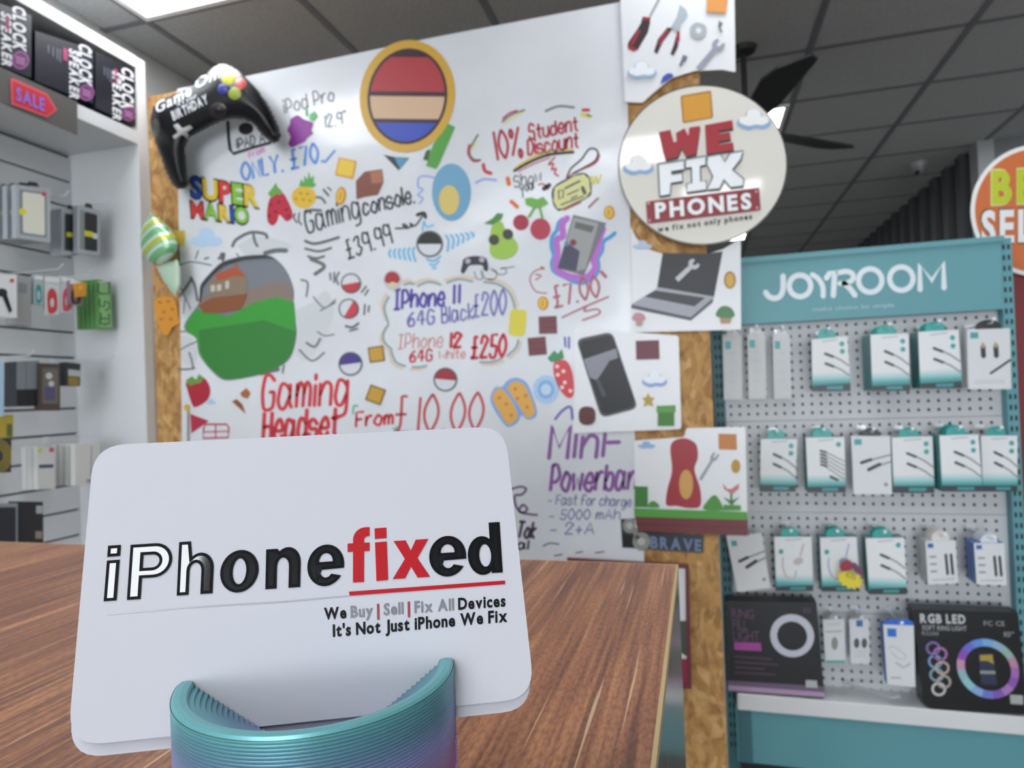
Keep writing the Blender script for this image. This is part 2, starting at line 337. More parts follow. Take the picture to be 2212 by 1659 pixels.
# ceiling: T-grid, tiles and LED panels
cl = MB().box(X0, X1, Y0, Y1, ZC_+.06, ZC_+.1).build('ceiling', mat('55565a', .9)); struct(cl)
PXs, PYs = .4262*HC, .3826*HC; gx0 = -1.343*HC; gy0 = 2.548*HC
i0 = math.floor((X0-gx0)/PXs); i1 = math.ceil((X1-gx0)/PXs); j0 = math.floor((Y0-gy0)/PYs); j1 = math.ceil((Y1-gy0)/PYs)
M_tile = tile_mat(); M_bar = mat('6c6d72', .6); M_led = emit('led_panel_diffuser', (.93, .97, 1, 1), LED_STRENGTH)
LEDS = {(i, j) for i in (0, 3, 6) for j in (-10, -4, 0, 5, 9)} | {(0, -6), (1, -9), (2, -8)}  # the inner overhead panel is added to light card and counter from above
tmesh = None; TD = None
for i in range(i0, i1):
    for j in range(j0, j1):
        xa, xb = max(gx0+i*PXs, X0), min(gx0+(i+1)*PXs, X1); ya, yb = max(gy0+j*PYs, Y0), min(gy0+(j+1)*PYs, Y1)
        if xb-xa < .05 or yb-ya < .05 or (yb < -1.5 and (i, j) not in LEDS): continue
        if (i, j) in LEDS:
            t = thing('ceiling_light', ((xa+xb)/2, (ya+yb)/2, ZC_-.012), 'x', 'ceiling light', 'square LED panels in the ceiling grid')
            t['cell'] = (i, j)
            MB().box(xa+.035, xb-.035, ya+.035, yb-.035, ZC_-.004, ZC_+.01).build('diffuser', M_led, t)
            fr = MB()
            for a, b, c, d in ((xa+.012, xa+.035, ya+.012, yb-.012), (xb-.035, xb-.012, ya+.012, yb-.012), (xa+.035, xb-.035, ya+.012, ya+.035), (xa+.035, xb-.035, yb-.035, yb-.012)): fr.box(a, b, c, d, ZC_-.012, ZC_+.012)
            fr.build('frame', mat('d8d9da', .4), t); continue
        full = abs(xb-xa-PXs) < 1e-4 and abs(yb-ya-PYs) < 1e-4
        if full and tmesh:
            o = bpy.data.objects.new('ceiling_tile', tmesh); COL.objects.link(o); o.parent = cl; o.location = (xa-TD[0], ya-TD[1], 0)
        else:
            o = MB().box(xa+.014, xb-.014, ya+.014, yb-.014, ZC_, ZC_+.018).build('ceiling_tile', M_tile, cl)
            if full: tmesh = o.data; TD = (xa, ya)
for i in range(i0, i1+1):
    x = gx0+i*PXs
    if X0 < x < X1: MB().box(x-.014, x+.014, -2.2, Y1, ZC_-.004, ZC_+.03).build('grid_bar', M_bar, cl)
for j in range(j0, j1+1):
    y = gy0+j*PYs
    if -2.2 < y < Y1: MB().box(X0, X1, y-.014, y+.014, ZC_-.002, ZC_+.028).build('grid_bar', M_bar, cl)
LEDLAB = {(0, -4): 'bright square LED panel in the ceiling at the top left above the white display unit', (3, 0): 'bright LED ceiling panel half hidden behind the ceiling fan blade', (3, 5): 'small distant LED ceiling panel peeping out below the round sign'}
for o in list(bpy.data.objects):
    if o.name.startswith('ceiling_light'):
        c = tuple(o['cell']); del o['cell']
        o['label'] = LEDLAB.get(c, 'LED ceiling panel out of the picture in the %s row of the %s column' % ({-9: 'second', -8: 'added overhead', -6: 'extra', -10: 'rearmost', -4: 'third', 0: 'fourth', 5: 'fifth', 9: 'farthest'}[c[1]], {0: 'left', 1: 'second', 2: 'inner', 3: 'middle', 6: 'right'}[c[0]]))
# partition of strand board
osb = MB().box(-1.83, .036, D, D+.09, 0, CAMZ+1.088).build('wall_partition', osb_mat()); struct(osb)
BD = PY(D-.006)
wbq = ID("383,192 530,165 940,80 1352,2 1360,420 1371,935 1393,1225 1392,1330 398,1330 391,800 385,420")
wb = MB().poly(wbq, BD, 0, .004).build('whiteboard', board_mat())
tag(wb, 'large white board covered in marker writing and stickers on the strand board partition', 'whiteboard')

# ================================================================== COUNTER
TZ = CAMZ-.1
ct = thing('shop_counter', (-.6, .1, 0), 'wood-grain shop counter with brushed steel side under the business cards', 'counter')
MB().box(-1.35, -.0162, -.28, .3835, TZ-.004, TZ).build('countertop', wood_mat(), ct)
MB().box(-.0162, -.0148, -.28, .3835, TZ-.0042, TZ-.0001).box(-1.35, -.0148, .3835, .3848, TZ-.0042, TZ-.0001).build('edge_band', mat('b39a6c', .5, noise=.1), ct)
MB().box(-.0185, -.0150, -.28, .3832, .02, TZ-.0043).build('side_cladding', brushed_mat(), ct)
MB().box(-1.34, -.0186, -.27, .378, 0, TZ-.0043).build('carcass', mat('8d867e', .6), ct)
# ================================================================== BUSINESS CARDS AND HOLDER
CP = CAM+Vector((-.07639, .11714, -.03408))
cax = Vector((.917, .399, .011)).normalized(); can = Vector((.382, -.884, .270)).normalized(); cay = can.cross(cax).normalized(); cax = cay.cross(can)
CARD = Pl(CP, can)
def card_mesh(q, rad, th, n=7):
    "rounded card from four corners in card coordinates"
    out = roundq([Vector(a) for a in q], rad, n); m = len(out)
    fr = [CP+cax*x+cay*y for x, y in out]; bk = [v-can*th for v in fr]
    return MB().add(fr+bk, [tuple(range(m-1, -1, -1)), tuple(range(m, 2*m))]+[(i, (i+1) % m, (i+1) % m+m, i+m) for i in range(m)])
def shape_curve(contours, off, lay):
    cu = bpy.data.curves.new('letter', 'CURVE'); cu.dimensions = '2D'; cu.fill_mode = 'BOTH'; cu.offset = off; cu.extrude = 1
    for c in contours:
        sp = cu.splines.new('POLY'); sp.points.add(len(c)-1)
        for p, (x, y) in zip(sp.points, c): p.co = (x, y, 0, 1)
        sp.use_cyclic_u = True
    return cu
def arc(cx, cy, rx, ry, a, b, n=14): return [(cx+rx*math.cos(math.radians(a+(b-a)*i/n)), cy+ry*math.sin(math.radians(a+(b-a)*i/n))) for i in range(n+1)]
def rc(x0, y0, x1, y1): return [(x0, y0), (x1, y0), (x1, y1), (x0, y1)]
LET = {
 'i': (26, 120, [rc(0, 0, 26, 88), rc(0, 96, 26, 120)]),
 'P': (92, 119, [[(0, 0), (29, 0), (29, 45)]+arc(54, 82, 38, 37, -90, 90)+[(0, 119)], [(29, 67)]+arc(50, 81, 15, 14, -90, 90)+[(29, 95)]]),
 'h': (77, 116, [[(0, 0), (25, 0), (25, 52)]+arc(38, 52, 13, 17, 180, 0, 8)+[(51, 0), (77, 0)]+arc(48, 56, 29, 34, 0, 130)+[(25, 116), (0, 116)]]),
 'o': (84, 90, [arc(42, 45, 42, 46, 0, 349, 30), arc(42, 45, 15, 28, 0, 345, 24)]),
 'n': (75, 88, [[(0, 0), (24, 0), (24, 48)]+arc(37, 48, 13, 19, 180, 0, 8)+[(50, 0), (75, 0)]+arc(47, 55, 28, 34, 0, 130)+[(24, 87), (0, 87)]]),
 'e': (80, 90, [[(80, 37)]+arc(40, 45, 40, 46, -6, 328, 30)+arc(41, 40, 15, 22, -40, -180, 12)+[(25, 37)], [(25, 53)]+[(55, 53)]+arc(40, 54, 15, 18, 10, 170, 10)]),
 'f': (48, 117, [[(12, 0), (36, 0), (36, 66), (48, 66), (48, 84), (36, 84)]+arc(46, 90, 10, 8, 180, 95, 5)+[(48, 98), (48, 117)]+arc(38, 92, 26, 25, 90, 180, 8)+[(12, 84), (0, 84), (0, 66), (12, 66)]]),
 'x': (81, 82, [[(0, 0), (27, 0), (40, 25), (54, 0), (81, 0), (54, 42), (78, 82), (51, 82), (40, 59), (29, 82), (3, 82), (27, 42)]]),
 'd': (74, 112, [[(50, 0), (74, 0), (74, 112), (50, 112), (50, 76)]+arc(32, 40, 32, 43, 58, 303, 22)+[(50, 6)], arc(38, 40, 13, 25, 0, 345, 24)])}
LOGO = [('i', 'k', (223.8, 1299), (251, 1297), (233.4, 1179)), ('P', 'k', (274, 1296), (366, 1290), (282, 1177)), ('h', 'k', (381.6, 1286.6), (458.5, 1281.6), (387, 1171)), ('o', 'k', (473, 1282), (556, 1276), (478, 1192)),
 ('n', 'k', (573, 1273), (648, 1268), (575, 1186)), ('e', 'k', (662.5, 1268), (742, 1262.5), (665, 1180)), ('f', 'r', (750.5, 1259), (797.5, 1256.5), (751, 1141)), ('i', 'r', (813, 1255), (838, 1253), (809, 1141.5)),
 ('x', 'r', (848, 1251), (929, 1246), (847, 1169)), ('e', 'k', (928, 1247), (1008, 1242), (926, 1161)), ('d', 'k', (1013, 1241), (1086, 1236.5), (1006, 1132))]
M_card = mat('bcbdc4', .6, noise=.012, spec=.3)
CQ = [(-.0427, .0279), (.0416, .0273), (.0432, -.0279), (-.0424, -.0274)]
card = card_mesh(CQ, .0062, .0007).build('business_card', M_card)
tag(card, 'front white rounded business card with embossed black and red lettering', 'business card', 'white business cards in the teal holder')
c2 = card_mesh([(x*.999-.0003, y*.999-.0023) for x, y in CQ], .0062, .0007)
c2.v = [v-can*.0013 for v in c2.v]
tag(c2.build('business_card', M_card), 'rear white business card showing only its lower edge behind the front card', 'business card', 'white business cards in the teal holder')
lobs = []
M_ink = mat('040406', .55, spec=.12); M_gloss = mat('06060a', .05, ior=2.3); M_red = mat('ab0c19', .45, spec=.2)
for ch, c, bl, br, tl in LOGO:
    w, h, con = LET[ch]
    for lay in ((0, 0) if False else ((0., 1), (-6.5, 2))):
        if lay[1] == 2 and c == 'r': continue
        o = bpy.data.objects.new('letter', shape_curve(con, lay[0], lay[1])); COL.objects.link(o); lobs.append((o, w, h, c, bl, br, tl, lay[1]))
dg = bpy.context.evaluated_depsgraph_get(); dg.update(); base_letter = None
for o, w, h, c, bl, br, tl, lay in lobs:
    me = bpy.data.meshes.new_from_object(o.evaluated_get(dg)); mb = MB(); vs = []
    for v in me.vertices:
        a, b = v.co.x/w, v.co.y/h; vs.append(CARD.pt(bl[0]+(br[0]-bl[0])*a+(tl[0]-bl[0])*b, bl[1]+(br[1]-bl[1])*a+(tl[1]-bl[1])*b, .00006+(.00012+.00004*(lay == 2) if v.co.z > 0 else 0)))
    mb.add(vs, [tuple(p.vertices) for p in me.polygons]); cu = o.data; bpy.data.objects.remove(o); bpy.data.curves.remove(cu)
    if lay == 1:
        base_letter = mb.build('embossed_letter', M_ink if c == 'k' else M_red, card); base_letter['label'] = 'glossy black raised letter' if c == 'k' else 'red raised letter'
    else: mb.build('varnish_fill', M_gloss, base_letter)
MB().poly(ID("754,1278 1091,1254 1091,1262 755,1287"), CARD, .00018, .0002).build('red_rule', M_red, card)
MB().stroke(ID("231,1327 400,1312 620,1299 752,1287"), 3, CARD, .0001).build('clear_rule', mat('a9a9ad', .15), card)
def cardline(items, p0, p1, h, name):
    tot = 0; spans = []
    for t, c in items:
        wt = WT[3]; x = 0
        for ch in t: x += .3 if ch == ' ' else GL[(wt, ch)][2]+.05+wt
        spans.append((t, c, tot, x)); tot += x+.3
    tot -= .3; dx, dy = p1[0]-p0[0], p1[1]-p0[1]
    for t, c, s, x in spans:
        mb = MB(); txt(mb, t, (p0[0]+dx*s/tot, p0[1]+dy*s/tot), (dx*x/tot, dy*x/tot), (-.4, -h), CARD, .00012, 3, gap=.05); mb.build(name, c, card)
M_pr = mat('060608', .5, spec=.15); M_gr = mat('77787d', .25); M_rd = mat('8e2a33', .3)
cardline([('We', M_pr), ('Buy', M_gr), ('|', M_rd), ('Sell', M_gr), ('|', M_rd), ('Fix All', M_gr), ('Devices', M_pr)], (700, 1338), (1093, 1309), 25, 'tagline')
cardline([("It's Not Just iPhone We Fix", M_pr)], (719, 1375), (1097, 1342), 26, 'tagline')
# holder: half-round ribbed pocket in front of the cards, plate behind
hc = Vector((-.0725, .1134, 0)); hd = Vector((can.x, can.y, 0)).normalized(); hs = Vector((-hd.y, hd.x, 0))
zr = CAMZ-.0520
fil = [(0, 'b0566a'), (.5, 'b0607c'), (.68, '9f74a0'), (.8, '868ab8'), (.89, '64899f'), (.96, '5f98a2'), (1, '6aacb0')]
hold = thing('card_holder', (hc.x, hc.y, TZ), 'teal to purple ribbed card holder clasping the business cards', 'card holder')
M_fil = zgrad_mat('shimmer_filament', 0.0, .048, fil, .33); M_fil.node_tree.nodes['Principled BSDF'].inputs['Metallic'].default_value = .35
def half_shell(profile, a0, a1, n=72, back=0.):
    mb = MB(); m = len(profile)
    vs = [hc+hd*(r*math.cos(a)-back)+hs*(r*math.sin(a))+Vector((0, 0, z)) for a in (math.radians(a0+(a1-a0)*k/n) for k in range(n+1)) for r, z in profile]
    mb.add(vs, [(k*m+i, (k+1)*m+i, (k+1)*m+i+1, k*m+i+1) for k in range(n) for i in range(m-1)])
    mb.add([vs[i] for i in range(m)], [tuple(range(m))]); mb.add([vs[n*m+i] for i in range(m)], [tuple(range(m))]); return mb
RO = .0258; prof = []; LH = .0006
z = TZ+.0002
while z < zr-.0010:
    prof += [(RO-.00024, z), (RO, z+LH*.3), (RO, z+LH*.7), (RO-.00024, z+LH)]; z += LH
prof += [(RO, z), (RO-.0001, zr-.0004), (RO-.0006, zr), (RO-.0016, zr+.0001), (RO-.0026, zr-.0001)]
r = RO-.0029; z = zr-.0006
while r > .0035:
    prof += [(r, z), (r-.0001, z-LH*.85), (r-.0009, z-LH)]; r -= .0009; z -= LH
prof += [(.001, z), (.001, TZ+.0002)]
def lean(mb, back=0):
    # the end faces follow the leaning card
    for v in mb.v:
        d = (v-hc).dot(hd); s = (CP-v).dot(can)/can.dot(hd)  # distance along hd to the card plane
        lim = (v-hc).dot(hd)+s
        if d < lim+.0004+RO*.0: v += hd*(lim+.0004-d)
    return mb
fp = half_shell(prof, -96, 96); lean(fp); fp.build('front_pocket', M_fil, hold, smooth=False)
bp_ = half_shell([(RO, TZ+.0002), (RO, zr-.004), (RO-.002, zr-.002), (.004, zr-.002), (.001, TZ+.0002)], 90, 270, 40)
for v in bp_.v:
    d = (v-hc).dot(hd); s = (CP-can*.0032-v).dot(can)/can.dot(hd)
    if s < 0: v += hd*s
bp_.build('back_support', M_fil, hold)
# ================================================================== WRITING ON THE WHITEBOARD
WBO = .0005
def wtext(label, colour, items, rough=.5):
    for t, p0, p1, h, w in items:
        o = hand(MB(), t, p0, p1, h, w, BD, WBO).build('marker_lettering', mat(colour, rough), wb); o['label'] = label
def wdraw(label, colour, strokes, w=4, off=WBO, smooth=True):
    for s in strokes:
        ww = w
        if isinstance(s, tuple): s, ww = s
        o = MB().stroke(s, ww, BD, off, smooth and len(s) > 2).build('marker_stroke', mat(colour, .5), wb); o['label'] = label
wtext('grey handwriting reading iPod Pro', '6d7074', [('iPod Pro', (615, 245), (722, 217), 28, 3), ('12.9"', (700, 276), (748, 266), 26, 3)])
wtext('blue handwritten price', '5f8fd6', [('ONLY.', (524, 389), (612, 370), 36, 6), ('£70.', (630, 364), (698, 347), 40, 6), ('-', (706, 356), (728, 330), 20, 5)])
wdraw('black tablet outline drawing', '1c1d22', [(ID("492,262 494,300 497,322 504,332 545,319 585,308"), 7)], smooth=False)
wtext('black handwriting in the tablet drawing', '2b2c30', [('iPAD A', (513, 321), (572, 306), 20, 3)])
layers(wb, BD, WBO, [('tablet_camera_blob', '1c1d22', ell(531, 278, 16, 13))])
wtext('small pink word', 'd48ec0', [('from', (538, 342), (572, 327), 12, 3)])
wtext('black handwriting about a console', '2f3235', [('Gaming', (664, 503), (778, 468), 46, 4.5), ('console.', (786, 464), (896, 437), 36, 5)])
wtext('black handwritten price', '2f3235', [('£39.99', (753, 560), (848, 524), 40, 4.5)])
wdraw('curly black arrow', '2f3235', [(A8("245,110 290,110 330,95 300,80 320,110 370,90 350,75 370,95 400,80 440,20"), 4), (A8("400,15 450,2 462,35"), 8)])
wtext('red handwriting about student discount', 'b3303f', [('10%', (1069, 347), (1128, 330), 58, 6), ('Student', (1144, 301), (1248, 281), 30, 5), ('Discount', (1141, 335), (1249, 318), 32, 5)])
wdraw('yellow shade of the underline', 'd8c25a', [(A5("1370,1120 1500,1040 1650,985 1830,970"), 5)])
wdraw('thick black underline', '1d1b1f', [(A5("1365,1140 1500,1065 1650,1010 1840,990"), 6)])
wdraw('red arrow and shade', 'c04a55', [(A5("1400,1145 1520,1085 1650,1035"), 3), (A5("1690,1030 1640,1090 1680,1080 1665,1130 1700,1120 1690,1160 1720,1180"), 4), (A5("1560,1250 1600,1245 1640,1285"), 4)])
wtext('grey handwriting pointing at the pass', '55585c', [('Show', (1112, 405), (1170, 391), 24, 3), ('your', (1126, 417), (1158, 405), 20, 3)])
wdraw('dark accent curves', '6f7376', [(A5("1270,750 1350,690 1450,655"), 4), (A5("1615,665 1720,625 1845,635"), 5), (A5("1080,850 1020,950 1015,1010 1050,1050 1100,1052"), 4), (A5("1940,690 1985,705"), 3), (A5("1960,1430 2030,1360"), 4)])
wdraw('red accent curves', 'bf3a44', [(A5("1275,725 1330,680 1390,658"), 4), (A5("1010,930 1000,1000 1040,1060 1095,1055"), 5), (A5("1910,655 1965,655"), 7), (A5("1120,1085 1135,1140 1185,1160"), 8), (A5("1960,1435 2040,1355"), 3)])
wdraw('yellow accent curves', 'd9cf5a', [(A5("1285,765 1370,710 1440,670"), 3), (A5("1900,690 1970,705"), 8), (A5("1065,870 1035,960"), 4), (A5("1960,1240 1985,1180 1995,1250 2020,1180 2030,1240 2060,1170"), 4)])
wdraw('orange accents', 'd9723a', [(A5("1315,1195 1325,1250"), 10), (A5("1340,1380 1395,1430"), 9)])
wdraw('pale blue squiggles around the turquoise sticker', '8fa2dc', [(A5("600,1265 605,1200 650,1180 740,1195"), 4), (A5("600,1270 640,1290 600,1330 640,1360 610,1400"), 4), (A5("1060,1235 1130,1205 1225,1215"), 5)])
arcs = []
for i in range(6): x = 205+i*34; arcs.append((A8("%d,%d %d,%d %d,%d" % (x+8, 262-i*3, x-4, 290-i*2, x+6+i*2, 318+i*6)), 5))
for i in range(6): x = 605+i*36; arcs.append((A8("%d,%d %d,%d %d,%d" % (x, 160-i*4, x+22, 200-i*9, x+14, 275-i*20)), 5))
arcs += [(A8("440,130 450,60 470,100 520,85"), 4), (A8("470,330 520,345 570,310"), 5), (A8("490,365 525,375 560,345"), 4), (A8("510,395 540,395"), 4)]
wdraw('light blue ripples around the round black and white sticker', '6db4de', arcs)
wdraw('grey speed lines by the small round stickers', '5a5d60', [(A7("1370,430 1375,480"), 4), (A7("1400,425 1400,500"), 4), (A7("1435,425 1415,470 1430,515"), 4), (A7("1595,570 1630,525"), 4), (A7("1620,590 1645,550"), 4), (A7("1615,730 1620,655"), 4), (A7("1645,710 1650,665"), 4), (A7("1480,810 1530,820 1575,790"), 5), (A7("1510,845 1570,830"), 4), (A7("1190,200 1270,220 1435,175"), 6), (A7("1190,255 1290,275 1380,250"), 5), (A7("1210,310 1270,325 1330,310"), 5),
  (A7("1120,5 1110,35 1135,70"), 4), (A7("1150,0 1145,50 1165,85"), 4), (A4("1660,1425 1720,1430 1760,1480"), 5), (A4("1740,1350 1790,1410"), 5), (A4("1780,1330 1815,1360"), 4), (A4("1570,1570 1620,1545 1720,1550"), 6)])
cl_s = [ID(t) for t in ("873,615 884,612 895,614", "902,618 925,609 953,615", "965,611 991,603 1021,608", "1045,609 1078,615 1102,635 1113,668", "840,641 830,665 839,698", "839,701 828,722 831,740 846,755", "845,758 855,782 876,791", "891,793 906,793 922,790", "1120,734 1114,752 1095,769", "1036,782 1063,782 1083,775")]
wdraw('pale orange outer cloud outline', 'd8c4b4', [([(x+(5 if x > 980 else -5), y+(5 if y > 700 else -6)) for x, y in s], 6) for s in cl_s])
wdraw('grey green cloud outline around the phone prices', '8ea3a2', [(s, 5) for s in cl_s], off=WBO+.0003)
wtext('blue violet handwritten phone price', '5950a8', [('IPhone 11', (852, 668), (992, 655), 40, 6.5)])
wtext('pale violet handwriting', '7d7bb8', [('£200', (1022, 684), (1092, 677), 48, 5), ('64G', (881, 704), (937, 699), 30, 5), ('Black', (955, 698), (1022, 688), 34, 4.5)])
wtext('faded red handwriting', 'cf8a8a', [('IPhone', (860, 753), (955, 749), 30, 3), ('W', (947, 775), (963, 775), 17, 3), ('hite', (966, 775), (1004, 773), 19, 3)])
wtext('bold red handwriting', 'c52f3e', [('12', (968, 751), (995, 749), 30, 7), ('£250', (1018, 773), (1091, 769), 47, 7), ('64G', (885, 781), (932, 779), 24, 4.5)])
wtext('dull red handwritten price', 'b2606e', [('£7.00', (1199, 664), (1296, 638), 42, 5.5)])
wdraw('dull red underline', 'b2606e', [(ID("1214,686 1265,662 1315,641"), 4), (ID("1268,661 1262,672 1290,668 1294,678 1258,692"), 4), (A8("1310,395 1240,420 1210,480 1250,560 1330,575"), 3), (A8("1250,440 1290,450 1250,480"), 3), (A8("1720,420 1755,460"), 8), (A8("1290,390 1310,400"), 6)])
wtext('large red handwriting', 'd23f48', [('Gaming', (566, 884), (748, 873), 72, 8), ('Headset', (568, 952), (728, 942), 60, 9), ('From', (769, 921), (848, 915), 30, 6)])
wtext('tall thin red handwritten price', 'c24a52', [('£10.00', (852, 934), (1040, 926), 74, 6)])
wdraw('green ticks', '57b08c', [(A7("1535,1440 1540,1385 1570,1385"), 4), (A8("230,1545 255,1550 255,1530"), 4)])
wtext('large purple handwriting', '8a5a9a', [('Mini', (1186, 989), (1302, 987), 72, 9), ('-', (1310, 976), (1337, 975), 60, 9), ('Powerbank', (1189, 1060), (1392, 1056), 54, 8)])
wtext('small blue grey handwritten list', '9093b8', [('- Fast for charge', (1184, 1089), (1362, 1094), 21, 3.5), ('- 5000 mAh', (1186, 1122), (1338, 1121), 21, 3.5), ('- 2+A', (1188, 1153), (1282, 1153), 24, 4)])
wtext('dark purple handwriting beside the card', '4a3a50', [('Tok', (1116, 1160), (1153, 1163), 32, 6), ('al', (1118, 1186), (1140, 1186), 18, 5)])
wdraw('purple squiggle', '6d4f7d', [(B2("20,640 100,620 150,640 110,690 50,700 60,790 110,850 160,820 120,780 90,840 190,865 250,870"), 5), (B2("300,1145 360,1120 440,1130"), 3), (B2("400,1230 470,1220"), 3), (B2("590,1205 650,1195"), 3), (B2("760,1205 840,1195"), 3)])
wdraw('violet bracket drawing', '6f68b0', [(A8("1390,1480 1440,1420 1500,1390 1515,1480"), 6), (A8("1460,890 1465,960"), 5), (A8("1490,890 1490,970"), 5)])
wdraw('red window and flag doodle', 'b53a4a', [(A7("465,1540 475,1515 630,1515 645,1540 640,1610 460,1615 465,1540"), 4), (A7("550,1515 550,1615"), 3), (A7("465,1570 645,1565"), 3)], smooth=False)
wdraw('student pass outline with lanyard', '33363a', [(A5("1690,1270 1850,1180 1920,1165 1960,1200 1975,1300 1940,1350 1750,1440 1710,1440 1680,1380 1690,1270"), 5), (A5("1785,1195 1820,1120 1900,1050 1960,970 2010,965 2035,1000 2010,1060 1930,1110 1840,1160"), 4), (A5("1600,1285 1650,1250"), 10)])
# pass filling
layers(wb, BD, WBO-.0003, [('pass_fill', 'd9d795', A5("1690,1270 1850,1180 1920,1165 1960,1200 1975,1300 1940,1350 1750,1440 1710,1440 1680,1380"))])
wdraw('lines on the pass drawing', '55565a', [(A5("1770,1280 1850,1240 1890,1220"), 4), (A5("1720,1300 1760,1290 1755,1350 1725,1365 1720,1300"), 3), (A5("1790,1330 1880,1290"), 3), (A5("1820,1360 1870,1335"), 3), (A5("1740,1410 1920,1340"), 3), (A5("1910,1270 1930,1320"), 8)], smooth=False, off=WBO+.0004)
wdraw('red shade of the lanyard', 'c24a52', [(A5("1800,1190 1850,1150 2010,1080 2045,1010"), 4), (A5("1760,1455 1900,1390"), 3)])
wdraw('drawn cable of the small pad', '8d9095', [(A8("810,420 830,470 870,470 860,410 890,470 960,470 970,420 930,400 990,440 1040,430 1030,395 1000,400 1100,385"), 3)])
wdraw('white board seam', 'b4b8bd', [(ID("1344,10 1349,180"), 3)])
# ================================================================== STICKERS ON THE WHITEBOARD
SO = .0006
def st(name, label, base, colour, parts=(), group=None): return sticker(name, label, 'sticker', BD, SO, base, colour, parts, group)
def cloud(cx, cy, w, h, rot=0): return catmull([(cx+x*w/2, cy+y*h/2) for x, y in ((-1, .55), (-.95, 0), (-.55, -.1), (-.45, -.75), (.05, -1), (.45, -.6), (.5, -.15), (.95, 0), (1, .5), (.6, .85), (.1, .8), (-.4, .95), (-1, .55))])[:-1]
# gold framed oval, plain coloured bands inside
gold_o = ell(880, 208, 103, 122, 8, 40); gold_i = ell(880, 208, 86, 104, 8, 40)
def clipband(y0, y1, src):
    return [p for p in src if y0 <= p[1] <= y1]
m_ = st('oval_sticker', 'large gold framed oval sticker with plain red and blue bands on the whiteboard', gold_o, 'cfa23c')
layers(m_, BD, SO+.0012, [('field', '3d2530', gold_i), ('red_band', 'b03a40', clipband(120, 205, ell(880, 208, 80, 98, 8, 60))), ('tan_band', 'd3b090', clipband(205, 262, ell(880, 208, 80, 98, 8, 60))), ('blue_band', '3b50b4', clipband(262, 330, ell(880, 208, 80, 98, 8, 60)))])
st('patch_sticker', 'blue and black pointed sticker peeping out below the gold oval', A5("325,1010 420,1030 530,1035 445,1135"), '1d2a33', [('blue_tip', '4b93b4', A5("415,1035 525,1040 455,1120"))])
st('patch_sticker', 'tall bright green rectangular sticker leaning beside the gold oval', A5("835,760 895,790 770,1085 745,1125 665,1100 720,930"), '4f9a38', [('dark_notch', '2c5a26', A5("665,980 700,965 680,1060 640,1050"))])
st('patch_sticker', 'brown block sticker above the word console', A5("175,1145 315,1125 325,1230 280,1330 180,1345 110,1365 105,1220"), '7d4436', [('light_face', 'a8694b', A5("220,1150 315,1130 320,1235 230,1240"))])
st('patch_sticker', 'turquoise oval sticker with a pale yellow middle right of the word console', ell(975, 415, 42, 62, 0), '6aa0bf', [('middle', 'd3bd6a', ell(970, 432, 22, 32))])
st('patch_sticker', 'yellow rounded sticker at the right end of the cloud outline', rrect(1118, 697, 36, 58, 5, 9), 'd8cb3e')
def block(lab, cx, cy, s, rot, c='d9a233', b='a9752a'): st('square_sticker', lab, rrect(cx, cy, s, s, rot, 2), b, [('face', c, rrect(cx, cy, s*.82, s*.82, rot, 2))], 'plain amber square stickers')
block('amber square sticker above the orange coin near the price in blue', 747, 363, 40, 12, 'e3c23c', 'd99a35')
block('amber square sticker left of the red phone price', 813, 765, 34, -8, 'c89a3c', '7d6230')
block('amber square sticker beside the large red word Gaming', 811, 853, 36, 20, 'c89a3c', '7d6230')
def coin(lab, cx, cy, rx, ry, rot=0): st('coin_sticker', lab, ell(cx, cy, rx, ry, rot), 'c8862c', [('face', 'e2b93a', ell(cx-1, cy, rx*.7, ry*.78, rot)), ('bar', 'b98a2a', ell(cx-1, cy, rx*.16, ry*.5, rot))], 'gold coin stickers')
coin('orange coin sticker beside the pineapple', 736, 423, 11, 20, 8); coin('gold coin sticker at the right under the student pass', 1316, 459, 12, 15); coin('gold coin sticker left of the price in dull red', 1173, 655, 12, 15)
def ball(lab, cx, cy, r, c, rot): 
    up = [p for p in ell(cx, cy, r*.86, r*.86, 0, 40)]; cc, ss = math.cos(math.radians(rot)), math.sin(math.radians(rot))
    half = [(cx+r*.86*math.cos(t)*cc-r*.86*math.sin(t)*ss, cy+r*.86*math.cos(t)*ss+r*.86*math.sin(t)*cc) for t in (math.pi+i*math.pi/20 for i in range(21))]
    st('disc_sticker', lab, ell(cx, cy, r), '54575c', [('face', 'd4d6dc', up), ('coloured_half', c, half)], 'two-tone disc stickers')
ball('disc sticker half black half white inside blue ripples', 928, 527, 29, '24241f', 0); ball('upper small disc sticker red on white right of the mural', 758, 612, 22, 'c04048', 170)
ball('lower small disc sticker split diagonally red and white right of the mural', 753, 667, 22, 'cc4450', -60+180); ball('disc sticker with violet half above the word Gaming', 757, 786, 26, '4f3f86', -8); ball('glossy disc sticker with crimson half under the phone prices', 962, 820, 26, 'a02c3c', 5)
st('fruit_sticker', 'purple grape bunch sticker beside the controller balloon', catmull(A4("1495,650 1560,690 1640,720 1625,790 1640,820 1590,860 1560,900 1480,935 1440,950 1410,920 1430,850 1400,790 1425,730 1430,690 1495,650"))[:-1], '8d3a94', [('leaf', '6fb87a', A4("1610,640 1660,610 1685,660 1650,710 1605,690")), ('stem', '6fb87a', A4("1570,580 1590,590 1595,650 1570,660"))])
